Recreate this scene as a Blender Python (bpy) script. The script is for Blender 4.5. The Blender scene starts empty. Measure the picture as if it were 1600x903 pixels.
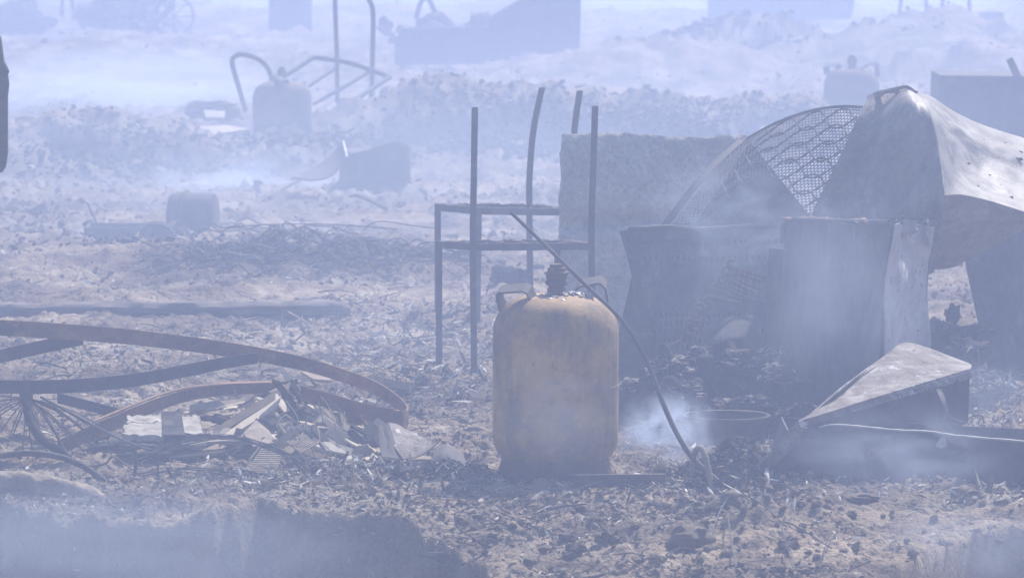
import bpy, bmesh, math, random
import numpy as np
from mathutils import Vector, Matrix

S = bpy.context.scene
COL = S.collection
RS = random.Random(11)
NR = np.random.default_rng(11)
R = math.radians

# ------------------------------------------------------------------ camera
F = 7880.0                     # focal length in photo pixels (photo 1600 x 903)
PITCH = 0.0842
CAMZ = 1.46
cam_d = bpy.data.cameras.new('camera')
cam = bpy.data.objects.new('camera', cam_d)
COL.objects.link(cam)
cam.location = (0, 0, CAMZ)
cam.rotation_euler = (math.pi / 2 - PITCH, 0, 0)
cam_d.sensor_width = 36.0
cam_d.lens = F * 36.0 / 1600.0
cam_d.clip_start = 0.1
cam_d.clip_end = 2000
cam_d.dof.use_dof = True
cam_d.dof.focus_distance = 12.6
cam_d.dof.aperture_fstop = 15.0
S.camera = cam

# ------------------------------------------------------------------ sky, sun, exposure
SUN_EL, SUN_AZ = R(50), R(24)            # azimuth from +Y (view direction) towards +X
SUN_STRENGTH, SKY_STRENGTH = 4.6, 0.10
HAZE_DENSITY = 0.0245
HAZE_COLOR = (0.545, 0.65, 1.0, 1)
HAZE_G = 0.35
# smoke billows: photo pixel, distance, half sizes (px, m, px), density, noise scale, threshold
SMOKES = [(1045, 672, 12.42, 95, .24, 75, 7.0, 1.6, .36),
          (1150, 335, 13.65, 190, .22, 120, 2.8, 1.5, .43),
          (1300, 470, 12.9, 200, .16, 220, 2.0, 1.2, .38),
          (1530, 610, 12.4, 150, .16, 90, 1.2, 1.3, .36),
          (1090, 440, 13.2, 150, .14, 150, .8, 1.4, .40),
          (180, 140, 29.5, 330, 1.8, 80, 1.2, 1.3, .34),
          (400, 290, 22.6, 210, 1.1, 70, 1.5, 1.3, .36),
          (80, 330, 22.5, 240, 1.1, 60, .9, 1.3, .36),
          (980, 10, 52, 190, 2.5, 60, 1.2, 1.4, .30),
          (620, -5, 52, 190, 2.5, 50, 1.2, 1.5, .30),
          (350, -5, 52, 170, 2.5, 45, .8, 1.5, .30),
          (1430, -5, 50, 190, 2.5, 45, .7, 1.5, .32),
          (1400, 705, 11.45, 230, .18, 95, 2.3, 1.3, .34),
          (870, 650, 11.6, 140, .12, 105, 1.3, 1.3, .38),
          (600, 200, 36, 2300, 14, 460, .014, 2.6, .25),
          (420, 330, 20.0, 1500, 4.5, 330, .10, 1.8, .28),
          (1250, 170, 22.0, 1000, 5.0, 260, .042, 2.0, .30),
          (640, 520, 14.6, 420, .9, 150, .16, 1.6, .32),
          (150, 860, 10.7, 640, .4, 150, 1.0, 1.1, .27),
          (330, 690, 11.6, 330, .25, 110, .30, 1.3, .34),
          (1530, 850, 10.6, 230, .3, 90, .9, 1.3, .34)]
W = bpy.data.worlds.new('World')
S.world = W
W.use_nodes = True
nt = W.node_tree
bg = nt.nodes['Background']
sky = nt.nodes.new('ShaderNodeTexSky')
sky.sky_type = 'NISHITA'
sky.sun_disc = False
sky.sun_elevation = SUN_EL
sky.sun_rotation = SUN_AZ
nt.links.new(sky.outputs[0], bg.inputs[0])
bg.inputs[1].default_value = SKY_STRENGTH
sun_d = bpy.data.lights.new('sun', 'SUN')
sun_d.energy = SUN_STRENGTH
sun_d.angle = R(0.5)
sun_d.color = (1.0, 0.95, 0.87)
sun = bpy.data.objects.new('sun', sun_d)
COL.objects.link(sun)
to_sun = Vector((math.cos(SUN_EL) * math.sin(SUN_AZ), math.cos(SUN_EL) * math.cos(SUN_AZ), math.sin(SUN_EL)))
sun.rotation_euler = to_sun.to_track_quat('Z', 'Y').to_euler()
sun.location = (5, 20, 15)
S.view_settings.view_transform = 'Standard'
S.view_settings.look = 'None'
S.view_settings.gamma = 1
S.view_settings.use_curve_mapping = False
S.view_settings.exposure = 0.76
S.cycles.volume_step_rate = 1.0
S.cycles.volume_max_steps = 256
S.cycles.volume_bounces = 1
S.cycles.max_bounces = 6
S.cycles.use_denoising = True

# ------------------------------------------------------------------ photo pixel -> place
def ray(px, py):
    a = (px - 800) / F
    b = (py - 451.5) / F
    c, s = math.cos(PITCH), math.sin(PITCH)
    return Vector((a, c - s * b, -s - c * b))
def P(px, py, Y):
    d = ray(px, py)
    k = Y / d.y
    return Vector((d.x * k, Y, CAMZ + d.z * k))
def G(px, py, z=0.0):
    d = ray(px, py)
    k = (z - CAMZ) / d.z
    return Vector((d.x * k, d.y * k, z))
def mpp(Y):
    return Y / F

# ------------------------------------------------------------------ noise
def _h(ix, iy, seed):
    n = (ix.astype(np.int64) * 374761393 + iy.astype(np.int64) * 668265263 + seed * 974634777) & 0xffffffff
    n = ((n ^ (n >> 13)) * 1274126177) & 0xffffffff
    n = n ^ (n >> 16)
    return (n & 0xffff) / 32767.5 - 1.0
def vnoise(x, y, seed=0):
    x = np.asarray(x, float); y = np.asarray(y, float)
    ix = np.floor(x); iy = np.floor(y)
    fx = x - ix; fy = y - iy
    ux = fx * fx * fx * (fx * (fx * 6 - 15) + 10); uy = fy * fy * fy * (fy * (fy * 6 - 15) + 10)
    a = _h(ix, iy, seed); b = _h(ix + 1, iy, seed); c = _h(ix, iy + 1, seed); d = _h(ix + 1, iy + 1, seed)
    return (a * (1 - ux) + b * ux) * (1 - uy) + (c * (1 - ux) + d * ux) * uy
def fbm(x, y, seed=0, octv=4, gain=0.5):
    t = 0; amp = 1.0; f = 1.0
    for o in range(octv):
        t = t + amp * vnoise(x * f + 13.7 * o, y * f - 7.1 * o, seed + o)
        amp *= gain; f *= 2.03
    return t
def sstep(t):
    t = np.clip(t, 0, 1)
    return t * t * (3 - 2 * t)

# ------------------------------------------------------------------ ground shape
BUMPS = []      # x, y, sx, sy, h, power
def bump(px, row, sx, sy, h, Y=None):
    g = G(px, row) if Y is None else P(px, 0, Y)
    BUMPS.append((g.x, g.y, sx, sy, h))
bump(1150, 762, .125, .10, .098)          # ash heap at the foot of the rods
bump(1185, 828, .085, .06, .055)
bump(1080, 845, .06, .05, .012)
bump(390, 702, .33, .17, .022)
bump(485, 694, .12, .10, .045)            # under the board heap
bump(600, 748, .22, .12, .035)
bump(170, 602, .14, .12, .055)
bump(250, 600, .12, .10, .03)
bump(110, 420, .55, .35, .055)
bump(-150, 400, .5, .50, .08)
bump(450, 425, .45, .24, .10)            # wire heap
bump(640, 430, .30, .22, .055)
bump(230, 250, 1.0, .50, .15)
bump(60, 262, .5, .40, .12)
bump(470, 262, .75, .35, .09)
bump(640, 225, .6, .5, .15)
bump(950, 232, 1.5, .45, .17)
bump(1180, 235, .6, .45, .07)
bump(770, 236, .5, .4, .05)
bump(1010, 120, 1.2, .7, .22)
bump(1180, 100, .9, .7, .16)
bump(1350, 110, .8, .6, .22)
bump(1500, 100, .9, .6, .25)
bump(330, 95, 1.1, .8, .06)
bump(60, 100, .9, .8, .08)
bump(1530, 560, .20, .14, .10)
bump(1600, 545, .2, .14, .10)
bump(1560, 650, .17, .13, .06)
bump(1140, 640, .18, .12, .045)
bump(1560, 755, .12, .08, .035)
bump(700, 640, .15, .12, .02)
BANKS = [(590, 1330, 25.2, .15, 1.3), (30, 380, 23.9, .10, 1.2), (880, 1320, 36.5, .17, 1.2), (260, 690, 18.45, .10, .5), (-200, 330, 19.6, .035, .8), (380, 620, 24.6, .08, .6),
         (1350, 1700, 34.0, .16, 2.0)]     # low earth steps facing the camera
EDGE_PX = [-900, -200, 0, 100, 170, 250, 330, 400, 470, 560, 640, 700, 740, 775, 800, 860]
EDGE_RW = [730, 775, 788, 798, 804, 808, 812, 798, 806, 812, 824, 846, 872, 905, 990, 2000]
def gz(x, y):
    x = np.asarray(x, float); y = np.asarray(y, float)
    yy = np.maximum(y, 6.0)
    far = sstep((y - 16.5) / 6.0)
    vf = sstep((y - 24) / 10.0)
    z = .018 * fbm(x * 2.2, y * 2.2, 3, 3) + .013 * fbm(x * 9, y * 9, 5, 3) + .0075 * fbm(x * 30, y * 30, 9, 3, .6)
    z = z + far * (.045 * fbm(x * 1.3, y * 1.0, 21, 4)) + vf * (.07 * fbm(x * .9, y * .55, 31, 4))
    clod = np.maximum(0, fbm(x * 16, y * 16, 41, 2) - .35)
    z = z + .018 * clod * (1 + 1.2 * far)
    for bx, by, sx, sy, h in BUMPS:
        d = ((x - bx) / sx) ** 2 + ((y - by) / sy) ** 2
        z = z + h * np.exp(-d * .9) * (1 + .22 * fbm(x * 5, y * 5, 55, 3))
    px = 800 + x / yy * F
    rw = np.interp(px, EDGE_PX, EDGE_RW)
    ye = (CAMZ * F) / (rw + 213.6) + .018 * fbm(x * 12, y * 0 + 3.3, 61, 3) + .012 * fbm(x * 45, y * 0, 67, 2)
    t = (ye - y) / .17
    rough = .05 * fbm(x * 9, z * 0 + y * 14, 71, 3) * np.clip(t * 2, 0, 1)
    z = z + rough - .46 * sstep(t)
    for p0, p1, yb, hb, dec in BANKS:
        mk = (px > p0) & (px < p1) & (y > yb - .8) & (y < yb + 6 * dec)
        if not mk.any(): continue
        mx, my, mp_ = x[mk], y[mk], px[mk]
        env = sstep((mp_ - p0) / 70) * sstep((p1 - mp_) / 70)
        e = my - yb - .25 * fbm(mx * 1.6 + yb, my * 0, 83, 3) - .05 * fbm(mx * 9, my * 0 + yb, 85, 2)
        z[mk] += hb * env * (1 + .18 * fbm(mx * 1.6, my * 0 + yb, 87, 3)) * sstep(e / (.10 + hb * .25)) * np.exp(-np.maximum(e, 0) / dec)
    # hollow at the lower right
    edge2 = np.interp(px, [1340, 1400, 1440, 1500, 1560, 1620, 1800, 2400], [10.10, 10.42, 10.65, 10.93, 11.10, 11.20, 11.4, 11.6])
    t2 = (edge2 + .03 * fbm(x * 10, y * 0 + 9.1, 77, 3) - y) / .10
    z = z - .25 * sstep(t2) * sstep((px - 1330) / 60)
    # rising bank far left
    return z
def gz1(x, y):
    return float(gz(np.array([x]), np.array([y]))[0])
def on(px, row):
    """ground point seen at a photo pixel (marches the ray)"""
    d = ray(px, row)
    g = G(px, row, .35)
    k0 = g.y / d.y
    ks = np.linspace(k0, k0 * 1.6, 500)
    zz = CAMZ + d.z * ks
    hh = gz(d.x * ks, d.y * ks)
    i = int(np.argmax(zz <= hh))
    k = ks[i]
    return Vector((d.x * k, d.y * k, float(hh[i])))

# ------------------------------------------------------------------ materials
MATS = {}
def ramp_mat(name, stops, scale=8.0, rough=.85, metal=0.0, bumpd=.004, bscale=60.0, stretch=(1, 1, 1),
             soot=None, sscale=3.0, samount=.5, island=0.0, spec=.3, detail=6.0, distort=.3):
    m = bpy.data.materials.new(name)
    m.use_nodes = True
    t = m.node_tree; N = t.nodes; L = t.links
    b = N['Principled BSDF']
    tc = N.new('ShaderNodeTexCoord')
    mp = N.new('ShaderNodeMapping'); mp.inputs['Scale'].default_value = stretch
    L.new(tc.outputs['Object'], mp.inputs[0])
    n = N.new('ShaderNodeTexNoise'); n.inputs['Scale'].default_value = scale
    n.inputs['Detail'].default_value = detail; n.inputs['Roughness'].default_value = .62
    n.inputs['Distortion'].default_value = distort
    L.new(mp.outputs[0], n.inputs['Vector'])
    fac = n.outputs['Fac']
    if island > 0:
        g = N.new('ShaderNodeNewGeometry')
        oi = N.new('ShaderNodeObjectInfo')
        ad = N.new('ShaderNodeMath'); ad.operation = 'ADD'
        L.new(g.outputs['Random Per Island'], ad.inputs[0]); L.new(oi.outputs['Random'], ad.inputs[1])
        fr = N.new('ShaderNodeMath'); fr.operation = 'FRACT'
        L.new(ad.outputs[0], fr.inputs[0])
        mx = N.new('ShaderNodeMix'); mx.inputs[0].default_value = island
        L.new(fac, mx.inputs[2]); L.new(fr.outputs[0], mx.inputs[3])
        fac = mx.outputs[0]
    r = N.new('ShaderNodeValToRGB')
    el = r.color_ramp.elements
    while len(el) < len(stops):
        el.new(.5)
    for e, (p, c) in zip(el, stops):
        e.position = p; e.color = (*c, 1)
    L.new(fac, r.inputs[0])
    col = r.outputs[0]
    if soot:
        n2 = N.new('ShaderNodeTexNoise'); n2.inputs['Scale'].default_value = sscale
        n2.inputs['Detail'].default_value = 8; n2.inputs['Roughness'].default_value = .7
        L.new(tc.outputs['Object'], n2.inputs['Vector'])
        r2 = N.new('ShaderNodeValToRGB')
        r2.color_ramp.elements[0].position = .42; r2.color_ramp.elements[1].position = .62
        L.new(n2.outputs['Fac'], r2.inputs[0])
        ml = N.new('ShaderNodeMath'); ml.operation = 'MULTIPLY'; ml.inputs[1].default_value = samount
        L.new(r2.outputs[0], ml.inputs[0])
        mx = N.new('ShaderNodeMix'); mx.data_type = 'RGBA'
        L.new(ml.outputs[0], mx.inputs[0]); L.new(col, mx.inputs[6]); mx.inputs[7].default_value = (*soot, 1)
        col = mx.outputs[2]
    L.new(col, b.inputs['Base Color'])
    b.inputs['Roughness'].default_value = rough
    b.inputs['Metallic'].default_value = metal
    b.inputs['Specular IOR Level'].default_value = spec
    if bumpd:
        n3 = N.new('ShaderNodeTexNoise'); n3.inputs['Scale'].default_value = bscale
        n3.inputs['Detail'].default_value = 5
        L.new(mp.outputs[0], n3.inputs['Vector'])
        bp = N.new('ShaderNodeBump'); bp.inputs['Distance'].default_value = bumpd; bp.inputs['Strength'].default_value = 1
        L.new(n3.outputs['Fac'], bp.inputs['Height']); L.new(bp.outputs[0], b.inputs['Normal'])
    MATS[name] = m
    return m
EARTH = ramp_mat('burnt_earth', [(.30, (.045, .038, .032)), (.42, (.16, .12, .085)), (.55, (.29, .225, .16)), (.72, (.39, .33, .26))],
                 scale=3.6, rough=.95, bumpd=.012, bscale=90, soot=(.05, .045, .042), sscale=1.15, samount=.7, detail=12, spec=.1)
ORANGE = ramp_mat('scorched_orange_paint', [(.30, (.27, .15, .045)), (.5, (.46, .275, .08)), (.7, (.54, .37, .16))], scale=7, rough=.75,
                  bumpd=.0012, bscale=90, soot=(.10, .085, .072), sscale=5, samount=.8, spec=.25)
RUST = ramp_mat('rusty_steel', [(.3, (.06, .043, .036)), (.52, (.145, .092, .06)), (.72, (.27, .18, .115))], scale=11, rough=.85, bumpd=.002,
                bscale=150, soot=(.06, .05, .05), sscale=4, samount=.7, spec=.25)
RUSTWARM = ramp_mat('warm_rusty_steel', [(.3, (.11, .065, .045)), (.52, (.25, .14, .075)), (.72, (.40, .26, .15))], scale=9, rough=.85, bumpd=.002,
                bscale=150, soot=(.08, .06, .052), sscale=5, samount=.6, spec=.25)
DARKSTEEL = ramp_mat('blackened_steel', [(.3, (.035, .033, .034)), (.55, (.075, .066, .062)), (.75, (.16, .12, .095))], scale=12, rough=.8,
                     bumpd=.001, bscale=180, spec=.3)
CHAR = ramp_mat('char', [(.3, (.018, .017, .017)), (.55, (.045, .042, .04)), (.75, (.13, .12, .11))], scale=14, rough=.95, bumpd=.004, bscale=60, spec=.1)
CHARWOOD = ramp_mat('charred_wood', [(.3, (.03, .026, .024)), (.5, (.085, .07, .06)), (.7, (.24, .21, .185))], scale=7, rough=.92, bumpd=.003,
                    bscale=40, stretch=(1, 1, 6), island=.35, spec=.1)
ASHWOOD = ramp_mat('ash_grey_board', [(.2, (.09, .07, .052)), (.42, (.30, .24, .175)), (.62, (.50, .42, .32)), (.85, (.70, .62, .50))], scale=6, rough=.92,
                   bumpd=.002, bscale=60, island=.6, spec=.1)
ASHDIM = ramp_mat('frayed_ash', [(.2, (.07, .06, .05)), (.5, (.16, .14, .12)), (.85, (.33, .29, .25))], scale=40, rough=.95, bumpd=.002, bscale=200, island=.6, spec=.1)
SOOTBODY = ramp_mat('sooty_orange_paint', [(.3, (.05, .042, .036)), (.55, (.15, .095, .055)), (.75, (.34, .20, .09))], scale=5, rough=.85, bumpd=.001, bscale=90, spec=.2)
COVER = ramp_mat('scaled_sheet', [(.33, (.08, .06, .05)), (.48, (.18, .15, .13)), (.66, (.34, .315, .30))], scale=16, rough=.75, bumpd=.003, bscale=110,
                 soot=(.085, .058, .042), sscale=7, samount=.85, spec=.3)
ASH = ramp_mat('pale_ash', [(.15, (.05, .045, .04)), (.45, (.20, .175, .145)), (.72, (.38, .345, .30)), (.95, (.62, .58, .51))], scale=20, rough=.95, bumpd=0, island=.85, spec=.1)
CLOD = ramp_mat('earth_clod', [(.2, (.075, .058, .045)), (.5, (.18, .135, .10)), (.8, (.31, .25, .20))], scale=25, rough=.95, bumpd=.003, bscale=120, island=.6, spec=.1)
STONE = ramp_mat('sooty_stone', [(.25, (.16, .13, .10)), (.5, (.29, .235, .18)), (.75, (.42, .36, .29))], scale=18, rough=.92, bumpd=.004, bscale=70,
                 soot=(.10, .085, .075), sscale=9, samount=.3, spec=.15)
GREYSHEET = ramp_mat('burnt_enamel', [(.3, (.125, .11, .098)), (.5, (.235, .21, .188)), (.7, (.36, .33, .295))], scale=5, rough=.6, bumpd=.0018, bscale=160,
                     soot=(.06, .048, .042), sscale=16, samount=.7, spec=.4)
FOAM = ramp_mat('scorched_insulation', [(.28, (.32, .29, .25)), (.5, (.50, .455, .40)), (.72, (.66, .60, .53))], scale=45, rough=.95, bumpd=.006, bscale=140,
                soot=(.25, .22, .20), sscale=6, samount=.5, spec=.1)
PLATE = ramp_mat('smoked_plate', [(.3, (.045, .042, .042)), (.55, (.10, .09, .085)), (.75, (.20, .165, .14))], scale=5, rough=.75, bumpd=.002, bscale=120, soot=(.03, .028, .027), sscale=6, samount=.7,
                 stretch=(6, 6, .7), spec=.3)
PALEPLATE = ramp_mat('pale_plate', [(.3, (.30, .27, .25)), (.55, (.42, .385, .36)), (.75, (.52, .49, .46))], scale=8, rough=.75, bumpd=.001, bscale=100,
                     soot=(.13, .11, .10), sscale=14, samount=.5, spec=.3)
WHITE = ramp_mat('whitened_board', [(.3, (.19, .165, .135)), (.52, (.35, .32, .27)), (.75, (.48, .45, .39))], scale=14, rough=.9, bumpd=.003, bscale=80,
                 soot=(.17, .15, .13), sscale=22, samount=.6, spec=.2)
SILVER = ramp_mat('bright_metal', [(.3, (.22, .21, .20)), (.6, (.40, .385, .37)), (.8, (.58, .56, .54))], scale=20, rough=.6, metal=.4, bumpd=.0005, bscale=200)
WIRE = ramp_mat('burnt_wire', [(.3, (.04, .035, .032)), (.55, (.10, .085, .07)), (.8, (.22, .19, .16))], scale=30, rough=.8, bumpd=0, island=.5, spec=.3)
PINK = ramp_mat('fired_clay', [(.3, (.30, .17, .12)), (.6, (.46, .30, .22)), (.8, (.6, .45, .36))], scale=20, rough=.9, bumpd=.002, bscale=80, spec=.1)

def layer(m, color, scale, lo, hi, amount, stretch=(1, 1, 1), detail=6):
    """lay a second stain (scabs, streaks, flakes) over a material's colour"""
    t = m.node_tree; N = t.nodes; L = t.links
    b = N['Principled BSDF']
    src = b.inputs['Base Color'].links[0].from_socket
    tc = N.new('ShaderNodeTexCoord'); mp = N.new('ShaderNodeMapping'); mp.inputs['Scale'].default_value = stretch
    mp.inputs['Location'].default_value = (scale * .37, 1.3, scale * .11)
    L.new(tc.outputs['Object'], mp.inputs[0])
    n = N.new('ShaderNodeTexNoise'); n.inputs['Scale'].default_value = scale; n.inputs['Detail'].default_value = detail; n.inputs['Roughness'].default_value = .68
    L.new(mp.outputs[0], n.inputs['Vector'])
    mr = N.new('ShaderNodeMapRange'); mr.inputs['From Min'].default_value = lo; mr.inputs['From Max'].default_value = hi; mr.inputs['To Max'].default_value = amount
    L.new(n.outputs['Fac'], mr.inputs['Value'])
    mx = N.new('ShaderNodeMix'); mx.data_type = 'RGBA'
    L.new(mr.outputs[0], mx.inputs[0]); L.new(src, mx.inputs[6]); mx.inputs[7].default_value = (*color, 1)
    L.new(mx.outputs[2], b.inputs['Base Color'])
layer(ORANGE, (.13, .07, .04), 38, .58, .66, .55)
layer(ORANGE, (.075, .06, .05), 9, .52, .68, .75, (1, 1, .22))
layer(ORANGE, (.50, .40, .26), 26, .62, .70, .5)
layer(GREYSHEET, (.05, .042, .036), 60, .62, .66, .9)
layer(GREYSHEET, (.19, .115, .07), 7, .55, .68, .6)
layer(COVER, (.05, .036, .028), 45, .56, .62, .85)
layer(COVER, (.52, .50, .47), 20, .60, .66, .8)
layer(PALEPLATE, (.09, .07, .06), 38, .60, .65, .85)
layer(PLATE, (.17, .105, .07), 8, .56, .68, .6)
layer(FOAM, (.20, .17, .145), 70, .56, .64, .7)
layer(RUSTWARM, (.05, .042, .04), 5, .50, .58, .85)
layer(RUSTWARM, (.42, .30, .19), 30, .62, .68, .6)
layer(EARTH, (.42, .38, .33), 1.9, .56, .66, .55, detail=10)

# ------------------------------------------------------------------ mesh helpers
def crom(pts, n):
    """Catmull-Rom through the points, n samples"""
    p = [Vector(q) for q in pts]
    if len(p) == 2:
        return [p[0].lerp(p[1], i / (n - 1)) for i in range(n)]
    p = [p[0] * 2 - p[1]] + p + [p[-1] * 2 - p[-2]]
    m = len(p) - 3
    out = []
    for i in range(n):
        t = i / (n - 1) * m
        k = min(int(t), m - 1); t -= k
        a, b, c, d = p[k:k + 4]
        out.append(.5 * ((2 * b) + (c - a) * t + (2 * a - 5 * b + 4 * c - d) * t * t + (3 * b - a - 3 * c + d) * t ** 3))
    return out
class MB:
    def __init__(s):
        s.v = []; s.f = []; s.mi = []
    def add(s, vs, fs, mi=0):
        o = len(s.v)
        s.v.extend(Vector(q) for q in vs)
        for f in fs:
            s.f.append([i + o for i in f]); s.mi.append(mi)
        return s
    def box(s, c, size, rot=None, mi=0, taper=1.0):
        c = Vector(c); x, y, z = size[0] / 2, size[1] / 2, size[2] / 2
        vs = [Vector((sx * x * (taper if sz > 0 else 1), sy * y * (taper if sz > 0 else 1), sz * z)) for sz in (-1, 1) for sy in (-1, 1) for sx in (-1, 1)]
        if rot is not None:
            vs = [rot @ q for q in vs]
        s.add([q + c for q in vs], [(0, 2, 3, 1), (4, 5, 7, 6), (0, 1, 5, 4), (2, 6, 7, 3), (0, 4, 6, 2), (1, 3, 7, 5)], mi)
        return s
    def bar(s, a, b, w, d, up=Vector((0, 1, 0)), mi=0):
        """square tube from a to b"""
        a = Vector(a); b = Vector(b); t = (b - a).normalized()
        u = (up - t * up.dot(t)).normalized(); r = t.cross(u)
        vs = []
        for q in (a, b):
            for i, j in ((-1, -1), (1, -1), (1, 1), (-1, 1)):
                vs.append(q + r * (i * w / 2) + u * (j * d / 2))
        s.add(vs, [(3, 2, 1, 0), (4, 5, 6, 7), (0, 1, 5, 4), (1, 2, 6, 5), (2, 3, 7, 6), (3, 0, 4, 7)], mi)
        return s
    def tube(s, pts, r, n=8, caps=True, mi=0, flat=1.0):
        pts = [Vector(q) for q in pts]
        rr = r if isinstance(r, (list, tuple)) else [r] * len(pts)
        t0 = (pts[1] - pts[0]).normalized()
        u = Vector((0, 0, 1)) if abs(t0.z) < .9 else Vector((1, 0, 0))
        vs = []
        for i, q in enumerate(pts):
            t = (pts[min(i + 1, len(pts) - 1)] - pts[max(i - 1, 0)])
            if t.length < 1e-9: t = t0
            t.normalize()
            u = u - t * u.dot(t)
            if u.length < 1e-6: u = t.orthogonal()
            u.normalize(); w = t.cross(u)
            for k in range(n):
                a = 2 * math.pi * k / n
                vs.append(q + (w * math.cos(a) + u * math.sin(a) * flat) * rr[i])
        fs = []
        for i in range(len(pts) - 1):
            for k in range(n):
                fs.append((i * n + k, i * n + (k + 1) % n, (i + 1) * n + (k + 1) % n, (i + 1) * n + k))
        if caps:
            fs.append(tuple(range(n))[::-1]); fs.append(tuple((len(pts) - 1) * n + k for k in range(n)))
        s.add(vs, fs, mi)
        return s
    def lathe(s, prof, c=(0, 0, 0), n=32, rot=None, mi=0, wob=0.0, seed=0, ring=False):
        c = Vector(c); vs = []; fs = []
        m = len(prof)
        for i, (r, z) in enumerate(prof):
            for k in range(n):
                a = 2 * math.pi * k / n
                rr = r * (1 + wob * float(vnoise(math.cos(a) * 2.3 + seed, math.sin(a) * 2.3 + z * 25, seed)))
                q = Vector((rr * math.cos(a), rr * math.sin(a), z))
                if rot is not None: q = rot @ q
                vs.append(q + c)
        for i in range(m if ring else m - 1):
            i2 = (i + 1) % m
            for k in range(n):
                fs.append((i * n + k, i * n + (k + 1) % n, i2 * n + (k + 1) % n, i2 * n + k))
        if ring:
            s.add(vs, fs, mi)
            return s
        if prof[0][0] > 1e-4: fs.append(tuple(range(n))[::-1])
        if prof[-1][0] > 1e-4: fs.append(tuple((m - 1) * n + k for k in range(n)))
        s.add(vs, fs, mi)
        return s
    def ribbon(s, pts, wid, th, mi=0):
        """flat strip: pts is its middle line, wid a half-width vector (or a list), th thickness"""
        pts = [Vector(q) for q in pts]; n = len(pts)
        ws = [Vector(q) for q in wid] if isinstance(wid, list) else [Vector(wid)] * n
        vs = []
        for i, q in enumerate(pts):
            t = (pts[min(i + 1, n - 1)] - pts[max(i - 1, 0)]).normalized()
            nn = t.cross(ws[i]).normalized() * (th / 2)
            vs += [q - ws[i] - nn, q + ws[i] - nn, q + ws[i] + nn, q - ws[i] + nn]
        fs = [(3, 2, 1, 0), tuple(4 * (n - 1) + k for k in range(4))]
        for i in range(n - 1):
            for k in range(4):
                fs.append((4 * i + k, 4 * i + (k + 1) % 4, 4 * i + 4 + (k + 1) % 4, 4 * i + 4 + k))
        s.add(vs, fs, mi)
        return s
    def sheet(s, grid, th, nvec=None, mi=0):
        """closed thick sheet over a grid of points (rows of equal length)"""
        m = len(grid); n = len(grid[0])
        g = np.array([[tuple(q) for q in row] for row in grid])
        du = np.gradient(g, axis=1); dv = np.gradient(g, axis=0)
        nn = np.cross(du, dv); nn /= np.maximum(np.linalg.norm(nn, axis=2, keepdims=True), 1e-9)
        top = (g + nn * th / 2).reshape(-1, 3); bot = (g - nn * th / 2).reshape(-1, 3)
        fs = []
        N = m * n
        for i in range(m - 1):
            for j in range(n - 1):
                a = i * n + j
                fs.append((a, a + 1, a + n + 1, a + n))
                fs.append((N + a + n, N + a + n + 1, N + a + 1, N + a))
        loop = [j for j in range(n)] + [i * n + n - 1 for i in range(1, m)] + [(m - 1) * n + j for j in range(n - 2, -1, -1)] + [i * n for i in range(m - 2, 0, -1)]
        for a, b in zip(loop, loop[1:] + loop[:1]):
            fs.append((b, a, N + a, N + b))
        s.add([Vector(q) for q in np.vstack([top, bot])], fs, mi)
        return s
    def prism(s, poly, depth, mi=0):
        """poly: list of points in a plane, extruded by the vector depth"""
        poly = [Vector(q) for q in poly]; d = Vector(depth); n = len(poly)
        vs = poly + [q + d for q in poly]
        fs = [tuple(range(n))[::-1], tuple(range(n, 2 * n))] + [(i, (i + 1) % n, n + (i + 1) % n, n + i) for i in range(n)]
        s.add(vs, fs, mi)
        return s
    def lump(s, c, r, seed=0, sub=2, rough=.25, rot=0.0, mi=0, freq=1.6, flatten=1.0):
        bm = bmesh.new()
        bmesh.ops.create_icosphere(bm, subdivisions=sub, radius=1)
        rr = random.Random(seed)
        planes = [(Vector((rr.uniform(-1, 1), rr.uniform(-1, 1), rr.uniform(-1, 1))).normalized(), rr.uniform(.55, .85)) for _ in range(7)]
        M = Matrix.Rotation(rot, 3, 'Z')
        vs = []
        for v in bm.verts:
            q = v.co.copy()
            for nn, d in planes:
                k = q.dot(nn)
                if k > d: q -= nn * (k - d) * .85
            k = 1 + rough * float(vnoise(q.x * freq * 1.7 + seed, q.y * freq * 1.7 + q.z * freq * 2.1, seed)) + rough * .5 * float(vnoise(q.x * 5 + seed * 3, q.y * 5 - q.z * 6, seed + 4))
            q *= k
            if q.z < 0: q.z *= flatten
            q = M @ Vector((q.x * r[0], q.y * r[1], q.z * r[2]))
            vs.append(q + Vector(c))
        s.add(vs, [[l.index for l in f.verts] for f in bm.faces], mi)
        bm.free()
        return s
    def build(s, name, mats, parent=None, smooth=False, base=None):
        me = bpy.data.meshes.new(name)
        if parent is None:
            if base is None:
                xs = [q.x for q in s.v]; ys = [q.y for q in s.v]
                base = Vector(((min(xs) + max(xs)) / 2, (min(ys) + max(ys)) / 2, min(q.z for q in s.v)))
            off = Vector(base)
        else:
            off = WORLD[parent.name]
        me.from_pydata([tuple(q - off) for q in s.v], [], s.f)
        mats = mats if isinstance(mats, (list, tuple)) else [mats]
        for m in mats: me.materials.append(m)
        if len(mats) > 1: me.polygons.foreach_set('material_index', s.mi)
        if smooth: smooth_by(me, smooth if isinstance(smooth, float) else 40)
        me.update()
        o = bpy.data.objects.new(name, me)
        COL.objects.link(o)
        WORLD[o.name] = off
        if parent is None: o.location = off
        else: o.parent = parent
        return o
WORLD = {}
def smooth_by(me, deg):
    me.polygons.foreach_set('use_smooth', [True] * len(me.polygons))
    bm = bmesh.new(); bm.from_mesh(me)
    lim = R(deg)
    for e in bm.edges:
        e.smooth = not (len(e.link_faces) == 2 and e.calc_face_angle(0) > lim)
    bm.to_mesh(me); bm.free()
def tag(o, label, cat, group=None):
    o['label'] = label; o['category'] = cat
    if group: o['group'] = group
    return o
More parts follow.
